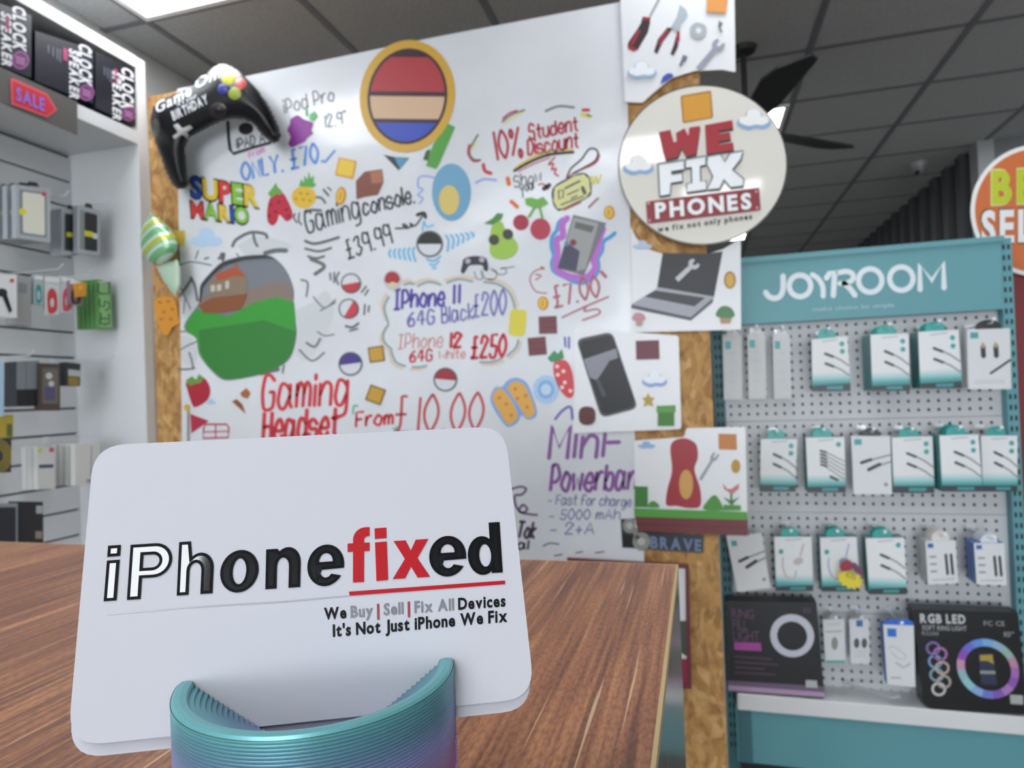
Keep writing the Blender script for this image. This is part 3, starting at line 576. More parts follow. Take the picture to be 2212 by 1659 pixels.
st('fruit_sticker', 'red strawberry sticker shaped with two lobes left of the pineapple', catmull(A4("1245,1420 1345,1380 1400,1450 1445,1560 1440,1620 1390,1650 1350,1610 1320,1590 1300,1650 1260,1690 1215,1650 1210,1540 1245,1420"))[:-1], 'c22f45', [('leaf', '6aa84a', A4("1215,1390 1270,1320 1290,1285 1310,1330 1355,1370 1330,1405 1300,1390 1250,1430")), ('seed', '7d1f33', [ell(*A4(t)[0], 4, 3) for t in ("1240,1495", "1320,1470", "1290,1560", "1230,1600", "1390,1540", "1410,1600")])])
st('fruit_sticker', 'yellow pineapple sticker with green crown', ell(656, 426, 26, 24), 'e6b83a', [('crown', '5da94c', A4("1510,1320 1530,1250 1555,1290 1560,1220 1590,1260 1600,1180 1620,1250 1650,1215 1645,1290 1675,1300 1640,1330")), ('dot', '8aa23a', [ell(*A4(t)[0], 3.4, 2.6) for t in ("1525,1385", "1590,1390", "1480,1440", "1550,1445", "1615,1455")])])
st('fruit_sticker', 'red strawberry sticker at the left edge under the mural', catmull(A7("340,1215 420,1190 470,1185 510,1260 490,1340 410,1390 380,1370 345,1260 340,1215"))[:-1], 'b02a3c', [('leaf', '6b9a45', A7("335,1200 380,1170 410,1195 430,1155 465,1180 440,1220 400,1225 365,1240"))])
st('fruit_sticker', 'lime green pear sticker with two dark dots', catmull(A8("930,120 960,60 1010,65 1030,110 1060,150 1115,210 1120,270 1070,320 980,330 925,290 925,200 930,120"))[:-1], '9cc047', [('dot', '3a3f36', [ell(1067, 518, 11.5), ell(1097, 506, 11.5)]), ('leaf', '4f8a44', A8("880,75 940,40 975,0 1020,5 1000,50 940,85"))])
st('fruit_sticker', 'pair of red cherries with green leaves', ell(*A8("1285,115")[0], 22, 23), 'b02b47', [('cherry', 'a82a45', ell(*A8("1145,68")[0], 17, 17)), ('stem', '6aa84a', [A8("1190,30 1240,-50 1255,-45 1210,35"), A8("1290,40 1270,-50 1285,-55 1310,40")]), ('leaf', '6fae4c', A5("1450,1360 1500,1350 1550,1365 1600,1345 1640,1400 1580,1430 1530,1440 1460,1410"))])
st('fruit_sticker', 'red strawberry sticker with white dots next to the phone sign', catmull(A8("1390,1060 1470,1060 1510,1130 1525,1230 1520,1310 1480,1325 1420,1260 1380,1150 1390,1060"))[:-1], 'd13a44', [('leaf', '3f8d5a', A8("1335,1040 1385,985 1410,1010 1440,975 1450,1020 1455,1040 1400,1065 1360,1070")), ('dot', 'f0d6d6', [ell(*A8(t)[0], 4) for t in ("1405,1100", "1450,1135", "1410,1160", "1460,1215", "1500,1275", "1440,1250")])])
st('biscuit_sticker', 'biscuit coloured double bar sticker with blue rim near the phone sign', catmull(A8("925,1330 960,1250 1010,1245 1050,1200 1110,1180 1180,1210 1220,1290 1260,1420 1240,1470 1190,1480 1150,1450 1120,1500 1070,1530 1030,1520 960,1420 925,1330"))[:-1], '7ea6dc', [('bar', 'e0a84e', [catmull(A8("940,1320 980,1260 1020,1270 1060,1320 1110,1410 1120,1470 1070,1515 1040,1505 980,1410 940,1320"))[:-1], catmull(A8("1050,1250 1100,1205 1160,1225 1200,1290 1245,1410 1220,1460 1180,1460 1130,1380 1080,1310 1050,1250"))[:-1]]), ('spot', 'c98638', [ell(*A8(t)[0], 4) for t in ("990,1325", "1040,1370", "1075,1450", "1105,1260", "1120,1330", "1180,1310", "1190,1390")])])
st('swirl_sticker', 'pale blue round swirl sticker between the biscuit and the strawberry', ell(*A8("1325,1265")[0], 28, 31), 'a9c8e8', [('ring', '86aede', ell(*A8("1325,1265")[0], 18, 20)), ('centre', 'c3d8ee', ell(*A8("1325,1265")[0], 11, 12))])
st('letter_sticker', 'orange biscuit P shaped sticker straddling strand board and whiteboard edge', catmull(A7("110,650 150,605 230,605 270,650 280,740 295,790 240,820 215,870 180,875 150,820 130,760 110,650"))[:-1], 'd9953a', [('spot', 'b26f26', [ell(*A7(t)[0], 4, 3) for t in ("150,640", "210,635", "240,690", "180,710", "160,760", "230,760")])])
st('cloud_sticker', 'small pale blue cloud sticker above the mural', cloud(446, 513, 64, 44), 'b9d2ee')
st('cloud_sticker', 'tiny blue cloud sticker beside the lower left strawberry', cloud(456, 868, 18, 12), 'a9c6e6')
st('square_sticker', 'small yellow square sticker beside the striped balloon', A7("240,125 330,125 325,235 270,225"), 'd9b84a')
st('brick_sticker', 'dark red brick sticker nearest the price in dull red', rrect(*A8("1338,803")[0], 39, 38, -2), '6e333a', [('joint', '5a262c', [rrect(1183, 695, 36, 1.8, -2), rrect(1183, 708, 36, 1.8, -2)])], 'brick stickers'); st('brick_sticker', 'lower dark red brick sticker above the spotted strawberry', rrect(*A8("1262,955")[0], 39, 39, -5), '6e333a', [('joint', '5a262c', [rrect(1160, 741, 36, 1.8, -5), rrect(1160, 754, 36, 1.8, -5)])], 'brick stickers')
st('dome_sticker', 'red capped round sticker at the top left of the cloud outline', ell(848, 605, 20, 22), 'c8c4cc', [('cap', 'a8383f', catmull(A8("170,490 180,440 220,420 265,440 275,490 220,510 170,490"))[:-1]), ('base', 'd8c9a0', ell(848, 616, 9, 7))])
st('gamepad_sticker', 'small dark gamepad sticker above the cloud outline', catmull(A8("735,330 790,310 850,310 895,325 910,380 905,415 880,410 865,375 780,375 755,405 735,435 715,420 725,370 735,330"))[:-1], '2f2b3c', [('pad', 'a8a6b4', [ell(*A8("765,345")[0], 6), ell(*A8("865,335")[0], 6)])])
st('leaf_sticker', 'brown scattered leaf sticker left of the large red word', A7("725,1290 770,1255 800,1290 780,1330 740,1320"), 'a8663a', [('lower_leaf', '94562f', A7("665,1350 700,1335 740,1370 765,1440 720,1400"))])
st('flag_sticker', 'red pennant sticker on a pole at the lower left of the whiteboard', A7("368,1440 500,1490 375,1580"), 'b53048', [('pole', '9a8f86', A7("345,1400 362,1400 362,1640 345,1640")), ('knob', 'd2a840', ell(*A7("345,1395")[0], 7))])
gcs = st('game_case_sticker', 'grey game case sticker with pink and blue border', GC("385,90 860,210 540,960 160,860"), '6f6f78', [('front', '9b9b9a', GC("395,130 750,210 560,870 430,900 250,600 300,430")), ('title', '62645f', GC("420,190 690,260 650,350 400,280")), ('lower_picture', '3f3d55', GC("270,480 400,560 480,620 430,900 170,850")), ('red_patch', '7d2a3c', ell(*GC("385,490")[0], 7)), ('blue_patch', '4a86b0', ell(*GC("290,510")[0], 5))])
wdraw('pink scribble around the game case', 'b86cc8', [(GC("310,130 230,230 240,400 150,450 160,640 140,860 260,950 420,990 590,980 700,850 680,740 740,600 760,450 820,280"), 14)], off=WBO-.0002)
wdraw('blue rim around the game case', '4a9ad0', [(GC("240,150 180,210 150,320 90,400 75,540 110,680 80,780 110,900 250,980 430,1060 560,1060 700,970 750,850 740,720 800,610 820,480 920,410 990,350"), 9)], off=WBO-.0003)
# colourful two-row lettering decal
dec = thing('lettering_decal', BD.pt(488, 480), 'two rows of chunky multicoloured letters with black outline under the controller balloon', 'sticker')
rows = [('SUPER', (413, 423), (150, 24), 43, ('2a4fb4', 'e3c23a', 'd8433c', '86c440', 'e3c23a')), ('MARIO', (414, 467), (126, 16), 33, ('d8433c', '86c440', 'e3c23a', '2a4fb4', '86c440'))]
for t, o, al, h, cs in rows:
    ws = [GL[(WT[2], c)][2]+.02 for c in t]; tot = sum(ws); x = 0
    for c, w_, col in zip(t, ws, cs):
        oo = (o[0]+al[0]*x/tot, o[1]+al[1]*x/tot); aa = (al[0]*w_/tot*.96, al[1]*w_/tot*.96)
        bk = MB(); txt(bk, c, (oo[0]-2.5, oo[1]+4), (aa[0]+5, aa[1]), (-3, -h-7), BD, SO+.0003, 2); ob = bk.build('letter_outline', mat('16161a', .5), dec)
        fg = MB(); txt(fg, c, oo, aa, (-2, -h), BD, SO+.0010, 2); fg.build('letter', mat(col, .4), ob)
        x += w_
# mural sticker: broken wall opening onto a meadow with a house
mur = st('mural_sticker', 'large wall mural sticker of a green meadow and house seen through a broken wall', catmull(A7("330,790 430,640 440,520 520,420 600,350 740,310 900,300 980,330 1060,420 1110,560 1100,700 1130,850 1100,1000 1040,1080 900,1150 720,1190 600,1195 500,1110 430,1010 410,900 340,850 330,790"))[:-1], '7b8088',
  [('far_haze', '8a7a70', A7("440,600 560,560 760,560 1000,480 1090,520 1105,640 840,660 640,700 430,690")),
   ('meadow', '3f9a3c', A7("335,790 410,690 450,700 640,740 830,640 1000,600 1110,640 1128,850 1100,1000 1040,1080 900,1150 720,1188 600,1190 500,1108 432,1005 412,895 342,845")),
   ('meadow_shade', '377f38', A7("430,840 900,770 1125,850 1098,1000 1038,1078 900,1147 720,1185 600,1187 505,1105 440,1000")),
   ('house_wall', '8d7a66', A7("500,490 700,400 775,460 770,580 510,600")), ('house_roof', 'b0583c', A7("540,440 695,385 680,365 712,362 700,390 775,460 690,450 570,490")),
   ('house_base', '8a5535', A7("430,660 520,610 780,580 730,690 560,720 460,715")), ('window', 'c9c5b8', [A7("515,520 545,515 545,560 515,565"), A7("560,515 590,510 590,555 560,560"), A7("620,490 645,485 645,540 620,545")]),
   ('dark_rim', '3c4245', A7("430,640 440,520 520,420 600,350 740,310 900,300 980,330 900,322 745,335 610,375 530,440 455,530 440,640"))])
cr_ = MB()
for t, w_ in (("300,370 380,350 520,375", 3), ("425,270 405,330", 3), ("590,290 600,340 610,290 570,330", 6), ("500,320 470,330", 4), ("700,290 720,320", 3), ("670,240 700,190 800,140 900,150 920,180", 7), ("820,150 830,200 850,240", 6), ("900,290 980,270 1060,270", 10), ("370,460 400,520 420,630", 6), ("285,270 290,400 295,520", 4), ("290,600 340,530 380,470", 6), ("300,540 340,620 370,690", 3), ("330,620 320,720", 3), ("300,980 350,950 420,920", 3), ("290,850 340,850", 3), ("280,1120 350,1120 400,1110", 4), ("360,1000 380,1060 390,1120", 4), ("1250,600 1330,680 1410,620", 3), ("1300,700 1410,640", 3), ("1280,850 1330,880 1400,870", 3), ("1150,980 1240,1060 1330,1000", 4), ("1200,930 1260,960 1300,900", 5), ("1230,330 1330,380 1260,440", 8), ("1160,480 1210,500 1200,600", 4), ("870,1150 940,1130 1000,1120", 10), ("1040,1090 1030,1150", 4)):
    cr_.stroke(A7(t), w_, BD, SO+.0002, True)
crk = cr_.build('crack_print', mat('6d6f6e', .6), mur); crk['label'] = 'grey cracks around the opening'; crk['kind'] = 'stuff'
for t in ("290,560 350,480 420,520 400,700 340,760 300,740", "300,880 380,900 420,1010 380,1100 300,1060", "700,240 820,170 1000,190 1100,240 1000,280 760,300", "1120,700 1240,640 1340,560 1400,700 1330,900 1220,1050 1130,1020 1140,850"): MB().poly(catmull(A7(t)), BD, SO+.0001).build('plaster_print', mat('ccd0d2', .6), mur)
# ================================================================== SIGNS ON THE PARTITION
SH = PY(D-.016)
def sheet(name, label, quad, rad=7): 
    return tag(MB().poly(roundq([Vector(p) for p in quad], rad), SH, 0, .004).build(name, mat('e4e4e6', .35)), label, 'sign')
TL_ = sheet('printed_sign', 'white printed sign of hand tools cut in an arc above the round sign', ID("1338,-40 1586,-40 1589,156 1560,150 1500,153 1452,168 1412,200 1388,222 1350,220"), 4)
def wrench(p0, p1, w): 
    a = Vector(p0); b = Vector(p1); d = (b-a).normalized(); n = Vector((-d.y, d.x)); o = []
    for t, s in ((0, -1), (.72, -.9), (.80, -2.0), (.93, -2.2), (1.04, -1.5), (1.0, -.6), (.88, -.55), (.86, .3), (.90, .7), (1.02, .8), (1.06, 1.6), (.95, 2.3), (.80, 2.0), (.72, .9), (0, 1)): o.append(tuple(a+(b-a)*t+n*s*w/2))
    return o
layers(TL_, SH, 0, [('screwdriver_shaft', '9a9da2', A6("300,-10 315,0 255,110 240,105")), ('screwdriver_handle', '35262c', A6("200,110 250,115 250,150 235,210 170,320 140,330 105,300 110,270 165,190 190,150")), ('handle_stripe', '9d2a38', [A6("205,105 255,112 250,130 200,125"), A6("170,190 190,195 140,290 120,280"), A6("105,285 165,310 150,330 110,315")]),
  ('plier_handle', '39262b', [A6("360,175 395,180 330,270 295,345 275,330 300,250"), A6("415,230 440,240 425,310 400,355 380,345 400,290")]), ('plier_red', '9d2a38', [A6("355,185 370,190 320,280 300,290 320,230"), A6("420,195 440,200 440,260 415,280")]), ('plier_jaw', 'a9b1ba', A6("385,170 420,110 440,30 480,60 490,100 450,150 440,200 415,200")),
  ('gear', 'a9adb2', catmull(A6("505,180 530,150 560,145 600,160 612,195 600,230 570,248 540,245 515,225 505,180"))[:-1]), ('gear_hole', 'd9dde0', ell(*A6("560,195")[0], 6)), ('bolt', '6d7076', [A6("460,350 490,360 480,390 460,400 450,425 435,420 450,380"), A6("690,130 715,150 700,180 715,205 700,205 685,170")]),
  ('wrench', '9599a6', wrench(A6("555,445")[0], A6("700,270")[0], 12)), ('amber_block', 'd68f45', A6("612,-20 750,-20 735,85 612,75")), ('cloud_rim', '9fb4cf', cloud(*A6("197,450")[0], 62, 40)), ('cloud', 'eceef2', cloud(*A6("197,440")[0], 54, 32)), ('blue_dot', '3a4fb0', A6("315,535 330,490 360,468 390,470 400,490 350,520"))])
LP = sheet('printed_sign', 'white printed sign of an open laptop cut in an arc below the round sign', ID("1362,490 1375,515 1405,540 1445,553 1490,556 1530,548 1562,538 1600,515 1601,712 1362,718 1366,690"), 4)
layers(LP, SH, 0, [('laptop_screen', '24242a', B1("420,100 780,105 910,85 840,455 375,380")), ('screen_edge', 'a8a8ac', B1("375,378 840,455 835,470 365,395")), ('laptop_base', 'a4a3ac', B1("365,395 835,465 830,490 650,640 165,545 170,515")), ('keyboard', '3a383d', B1("360,405 765,465 680,535 270,455")), ('base_edge', '4a4a54', B1("165,520 650,625 830,470 830,500 650,650 165,550")),
  ('wrench', 'c4c4c8', wrench(B1("535,320")[0], B1("690,175")[0], 11)), ('coin', 'a97a2c', ell(*B1("968,320")[0], 13, 19)), ('coin_face', 'd3a848', ell(*B1("968,320")[0], 9, 15)), ('green_cap', '4a7d4f', catmull(B1("855,610 880,550 930,530 985,555 1005,615 930,635 855,610"))[:-1]), ('tan_base', 'b08b68', B1("885,630 985,630 970,675 895,675")), ('pink_cap', 'c08a94', catmull(B1("170,640 190,595 225,585 265,600 280,640 225,660 170,640"))[:-1]), ('tan_foot', 'b09a84', B1("200,655 260,655 250,695 205,695")), ('cloud', 'b7c8e2', cloud(1388, 529, 40, 20))])
PH = sheet('printed_sign', 'white printed sign of a tilted black smartphone', ID("1240,708 1466,725 1472,927 1238,936 1243,800"), 7)
layers(PH, SH, 0, [('smartphone_rim', '4a4a50', roundq([Vector(p) for p in A8("1540,905 1800,850 1985,1400 1720,1470")], 16)), ('smartphone', '19191c', roundq([Vector(p) for p in A8("1555,925 1795,870 1970,1385 1730,1450")], 14)), ('screen_reflection', '8a8894', A8("1595,1050 1830,970 1840,1040 1780,1060 1690,1200 1640,1180")), ('screen_glint', '45454c', A8("1680,1200 1700,1180 1760,1310 1730,1320")),
  ('brick', '6a2c38', B1("200,815 390,810 395,965 205,970")), ('cloud_rim', '8fa6d4', cloud(*B1("355,1130")[0], 52, 36)), ('cloud', 'e8ebf2', cloud(*B1("355,1115")[0], 46, 28)), ('star', 'b5983c', B1("300,1240 320,1275 355,1280 330,1310 345,1350 300,1335 265,1355 275,1310 250,1280 285,1275")), ('green_block', '3f7a2c', B1("380,1400 515,1400 515,1510 380,1510")), ('green_lid', '56963a', B1("370,1345 525,1340 525,1400 370,1400")), ('brown_blob', '5a2c24', rrect(1268, 898, 36, 40, 0, 14))])
DG = sheet('printed_sign', 'white printed sign with a red figure patch above grass and bricks', ID("1370,952 1478,944 1482,925 1610,922 1616,1158 1372,1141"), 5)
layers(DG, SH, 0, [('red_patch', 'a02c36', catmull(B2("1430,250 1540,190 1650,240 1670,360 1640,470 1690,640 1690,790 1590,810 1480,790 1390,780 1400,640 1440,480 1430,250"))[:-1]), ('tan_middle', 'cf9d56', ell(*B2("1565,600")[0], 15, 32)), ('wrench', '9a9ea4', wrench(B2("1690,560")[0], B2("1830,330")[0], 7)), ('amber_block', 'c27a3a', B2("1850,150 2010,155 2015,295 1855,290")), ('coin', 'b98f38', ell(*B2("2005,440")[0], 10, 15)),
  ('pink_flower', 'c47a80', B2("1890,590 1930,640 1965,640 2035,590 2030,640 1970,690 1900,640")), ('flower_stem', '3f7a3c', B2("1955,680 1975,680 1975,740 2040,710 2000,750 1970,790 1890,710 1955,740")), ('green_block', '3c7a34', B2("1110,615 1225,620 1225,800 1110,800")), ('shrub', '4a8f36', [catmull(B2("1720,820 1760,740 1810,695 1850,720 1890,800 1890,830 1720,820"))[:-1], catmull(B2("1225,800 1250,755 1290,750 1330,800 1225,800"))[:-1], B2("1895,780 2050,785 2050,830 1900,830")]), ('cloud', '8fb0d8', cloud(*B2("1215,250")[0], 36, 16)),
  ('grass', '4f9a3a', B2("1105,810 2105,845 2110,915 1110,885")), ('brick_course', '6e2f33', B2("1112,885 2110,915 2112,1055 1135,1010")), ('joint', '571f24', [B2("1115,945 2110,980 2110,988 1115,953")])])
br = sticker('name_plate', 'dark navy sticker reading BRAVE with two grey cogs under the grass sign', 'sticker', PY(D-.004), .001, B2("985,905 1110,900 1130,1010 1720,1050 1715,1205 1180,1170 1000,1160"), '2c3342', [('black_field', '17171a', B2("1000,1040 1130,1060 1130,1155 1005,1150")), ('cog', '8f8f88', [ell(*B2("1065,965")[0], 15, 16), ell(*B2("1170,1105")[0], 19, 20), B2("1075,990 1110,970 1165,1070 1120,1090")]), ('cog_centre', 'b8b8b2', [ell(*B2("1065,965")[0], 7), ell(*B2("1170,1105")[0], 8)])])
bt = MB(); txt(bt, 'BRAVE', B2("1250,1160")[0], tuple(Vector(B2("1705,1190")[0])-Vector(B2("1250,1160")[0])), (0, -25), PY(D-.004), .004, 2); bt.build('lettering', mat('6f819c', .5), br)
# round sign
RS = PY(D-.045); rsc = (1518, 356)
rs = MB().poly(ell(*rsc, 183, 173, -6, 64), RS, 0, .005).build('round_sign', mat('e9e4da', .06, ior=1.55)); tag(rs, 'large round cream sign with red and white repair shop lettering', 'sign')
MB().ring(ell(*rsc, 183, 173, -6, 64), ell(*rsc, 180.5, 170.5, -6, 64), RS, .0006).build('dark_rim', mat('3d3a36', .3), rs)
def block_letters(defs, pl, off, dx, dy): return [[(x+dx, y+dy) for x, y in d] for d in defs]
W_ = A6("305,845 380,830 400,910 420,905 415,850 470,820 495,870 500,815 570,805 545,985 480,1000 450,945 425,1005 350,1020 330,960")
E_ = A6("600,800 775,768 780,820 690,835 690,855 760,845 765,890 690,905 690,925 780,910 785,960 610,985")
F_ = A6("300,1050 465,1025 470,1085 385,1098 388,1115 455,1105 460,1160 385,1172 380,1245 310,1255")
I_ = A6("475,1020 605,998 608,1055 572,1062 575,1160 610,1155 612,1215 485,1232 482,1175 515,1170 512,1070 475,1075")
X_ = A6("615,1000 700,985 728,1035 760,978 845,965 830,1020 778,1085 850,1145 845,1190 765,1200 722,1150 695,1208 612,1215 650,1130 610,1050")
G_ = lambda q, d: [(x+d[0], y+d[1]) for x, y in q]
def grow(q, e):
    c = Vector((sum(p[0] for p in q)/len(q), sum(p[1] for p in q)/len(q))); return [tuple(Vector(p)+(Vector(p)-c).normalized()*e) for p in q]
layers(rs, RS, 0, [('amber_block_edge', 'a9752a', roundq([Vector(p) for p in A6("443,612 640,578 655,755 458,790")], 5)), ('amber_block', 'd99a2e', roundq([Vector(p) for p in A6("455,620 632,592 642,750 466,778")], 4)), ('cloud_rim', '8fb0d4', [cloud(*A6("915,765")[0], 72, 48), cloud(*A6("175,1058")[0], 64, 46)]), ('cloud', 'f2f2f0', [cloud(*A6("915,752")[0], 62, 38), cloud(*A6("175,1045")[0], 54, 36)]),
  ('letter_shadow', '2e2326', [G_(W_, (1, 5)), G_(E_, (1, 5)), G_(F_, (0, 4)), G_(I_, (0, 4)), G_(X_, (1, 4))]), ('red_letter', 'a8202c', [W_, E_]), ('white_letter', 'f4f6f8', [F_, I_, X_]),
  ('banner', '8d1f2d', roundq([Vector(p) for p in A6("222,1290 948,1200 958,1345 232,1432")], 4))])
for q in (F_, I_, X_): MB().stroke(q+[q[0]], 3.2, RS, .0044).build('letter_outline', mat('5a6064', .4), rs)
mb = MB(); txt(mb, 'PHONES', A6("285,1395")[0], tuple(Vector(A6("905,1330")[0])-Vector(A6("285,1395")[0])), (-2, -33), RS, .0042, 2, gap=.12); mb.build('banner_lettering', mat('eef2f2', .4), rs)
mb = MB(); txt(mb, 'we fix not only phones', A6("298,1485")[0], tuple(Vector(A6("905,1400")[0])-Vector(A6("298,1485")[0])), (-1, -12), RS, .0012, 2, gap=.12); mb.build('small_lettering', mat('2b2c2e', .5), rs)
for q in ("240,1300", "930,1225", "245,1410", "935,1330"): MB().poly(ell(*A6(q)[0], 3.2), RS, .0044).build('rivet', mat('c48a90', .3), rs)
for q in ((1440, 330), (1470, 440)): MB().tube([RS.pt(*q, -.005), RS.pt(*q, -.005)+Vector((0, .034, 0))], .01, 10).build('standoff', mat('8a8a8c', .4, 1), rs)
# framed poster low on the partition, beyond the counter
FR = PY(D-.022)
fo = ID("1225,1206 1488,1221 1494,1488 1232,1488"); fi = ID("1233,1213 1480,1228 1484,1478 1240,1478")
fp_ = MB().poly(fi, FR, -.002, .006).build('framed_poster', mat('dcdcdd', .3)); tag(fp_, 'red framed poster low on the strand board behind the counter corner', 'poster')
MB().ring(fo, fi, FR, .003, .012).build('frame', mat('6d2a36', .4), fp_)
layers(fp_, FR, -.002, [('dark_green_field', '3f4f46', ID("1239,1345 1482,1341 1484,1418 1470,1410 1450,1425 1240,1425")), ('red_field', '8f2440', ID("1240,1428 1484,1423 1484,1478 1240,1478"))])
# ================================================================== BALLOONS
def inside(p, q):
    c = False; j = len(q)-1
    for i in range(len(q)):
        if (q[i][1] > p[1]) != (q[j][1] > p[1]) and p[0] < (q[j][0]-q[i][0])*(p[1]-q[i][1])/(q[j][1]-q[i][1])+q[i][0]: c = not c
        j = i
    return c
def edge_near(p, q):
    best = 1e9; bp = None
    for i in range(len(q)):
        a, b = q[i-1], q[i]; dx, dy = b[0]-a[0], b[1]-a[1]; l = dx*dx+dy*dy or 1; t = max(0, min(1, ((p[0]-a[0])*dx+(p[1]-a[1])*dy)/l)); x, y = a[0]+dx*t, a[1]+dy*t; d = math.hypot(p[0]-x, p[1]-y)
        if d < best: best = d; bp = (x, y)
    return best, bp
def puff(q, R, A):
    def h(x, y):
        d, _ = edge_near((x, y), q); t = 1-min(d/R, 1); return A*math.sqrt(max(0, 1-t*t)) if inside((x, y), q) else 0
    return h
def puffmesh(q, pl, h, step):
    x0 = min(p[0] for p in q); x1 = max(p[0] for p in q); y0 = min(p[1] for p in q); y1 = max(p[1] for p in q); idx = {}; F = []; B = []; fs = []
    def vid(i, j):
        if (i, j) in idx: return idx[(i, j)]
        p = (x0+i*step, y0+j*step); hh = h(*p)
        if not inside(p, q): p = edge_near(p, q)[1]; hh = 0
        F.append(pl.pt(*p, hh)); B.append(pl.pt(*p, -hh*.8)); idx[(i, j)] = len(F)-1; return len(F)-1
    for i in range(int((x1-x0)/step)+1):
        for j in range(int((y1-y0)/step)+1):
            if inside((x0+(i+.5)*step, y0+(j+.5)*step), q): fs.append((vid(i, j), vid(i+1, j), vid(i+1, j+1), vid(i, j+1)))
    n = len(F); return MB().add(F+B, fs+[tuple(k+n for k in reversed(f)) for f in fs])
BP = PY(D-.075)
cq = catmull(A4("118,610 140,560 250,480 380,430 500,375 600,300 680,215 760,168 850,178 950,235 1010,290 1130,420 1230,560 1300,700 1340,820 1330,885 1280,920 1220,890 1130,800 1060,725 960,690 850,692 760,722 640,780 520,840 470,890 442,960 450,1080 470,1240 480,1290 440,1340 380,1350 320,1310 250,1180 180,980 130,850 105,720 118,610"), 4)[:-1]
hf = puff(cq, 42, .05)
cb = puffmesh(cq, BP, hf, 5).build('foil_balloon', mat('08080b', .34, spec=.35), smooth=True); tag(cb, 'black foil balloon shaped like a game controller with coloured buttons', 'balloon')
up_ = lambda e: (lambda x, y: hf(x, y)+e)
def dome(nm, c, poly, e, rough=.3):
    cx = sum(p[0] for p in poly)/len(poly); cy = sum(p[1] for p in poly)/len(poly); n = len(poly); mb = MB()
    vs = [BP.pt(x, y, hf(x, y)+.0008) for x, y in poly]+[BP.pt(cx+(x-cx)*.6, cy+(y-cy)*.6, hf(cx+(x-cx)*.6, cy+(y-cy)*.6)+e) for x, y in poly]+[BP.pt(cx, cy, hf(cx, cy)+e)]
    mb.add(vs, [(i, (i+1) % n, (i+1) % n+n, i+n) for i in range(n)]+[(i+n, (i+1) % n+n, 2*n) for i in range(n)]); mb.build(nm, mat(c, rough), cb, smooth=True)
dome('silver_patch', '8a8a88', catmull(A4("770,330 775,250 800,205 850,195 940,245 985,330 930,400 850,380 770,330"))[:-1], .0012)
for c, q, r in (('e4e23c', "848,298", 15), ('d8605c', "960,355", 13), ('3f3f9a', "792,402", 12), ('97a83c', "905,445", 14)): dome('button', c, ell(*A4(q)[0], r, r*.95), .004)
dome('direction_pad', 'b4b4b2', A4("325,745 365,725 410,775 480,745 510,770 455,810 500,865 460,880 405,835 340,875 315,850 370,810"), .003)
dome('thumbstick', '45493c', ell(*A4("155,770")[0], 10, 20), .004); dome('thumbstick', '2a2024', ell(*A4("745,605")[0], 19, 18), .004); dome('stick_top', '0d0d12', ell(*A4("745,605")[0], 11, 10), .006)
M_bw = mat('d6d8dc', .3); lt = MB()
txt(lt, 'Game', A4("160,635")[0], tuple(Vector(A4("500,455")[0])-Vector(A4("160,635")[0])), (-1, -23), BP, up_(.0022), 1); txt(lt, 'On!', A4("525,405")[0], tuple(Vector(A4("770,290")[0])-Vector(A4("525,405")[0])), (3, -22), BP, up_(.0022), 1)
lt.build('script_lettering', M_bw, cb); lt = MB()
txt(lt, "it's your", A4("365,565")[0], tuple(Vector(A4("550,480")[0])-Vector(A4("365,565")[0])), (-2, -9), BP, up_(.0022), 1); txt(lt, 'BIRTHDAY', A4("325,700")[0], tuple(Vector(A4("660,530")[0])-Vector(A4("325,700")[0])), (-6, -19), BP, up_(.0022), 2)
lt.build('block_lettering', M_bw, cb)
def stripes_mat():
    m, nt, b, N, L = nodes('striped_foil'); tc = N('TexCoord'); mp = N('Mapping'); mp.inputs['Rotation'].default_value = (0, .35, 0); sx = N('SeparateXYZ'); L(tc.outputs['Object'], mp.inputs['Vector']); L(mp.outputs['Vector'], sx.inputs[0])
    mu = N('Math'); mu.operation = 'MULTIPLY'; mu.inputs[1].default_value = 14; L(sx.outputs[2], mu.inputs[0]); fr = N('Math'); fr.operation = 'FRACT'; L(mu.outputs[0], fr.inputs[0])
    cr = N('ValToRGB'); cr.color_ramp.interpolation = 'CONSTANT'; ramp(cr, ((0, '7fc08a'), (.35, 'd5e6d8'), (.5, '9fca8c'), (.65, 'c9cc45'), (.85, 'd5e6d8'))); L(fr.outputs[0], cr.inputs['Fac']); L(cr.outputs['Color'], b.inputs['Base Color'])
    b.inputs['Roughness'].default_value = .22; b.inputs['Metallic'].default_value = .25; return m
sq = catmull(A7("10,180 25,90 60,30 90,5 150,40 220,110 270,190 275,260 230,330 160,370 90,360 40,320 15,260 10,180"))[:-1]
sb = puffmesh(sq, BP, puff(sq, 45, .05), 5).build('foil_balloon', stripes_mat(), smooth=True); tag(sb, 'green yellow and white striped sweet shaped foil balloon on the strand board', 'balloon')
tq = A7("120,385 170,360 275,330 298,380 300,520 262,605 225,560 170,480"); puffmesh(tq, BP, puff(tq, 25, .012), 5).build('twist_tail', mat('b5cdb6', .3), sb, smooth=True)
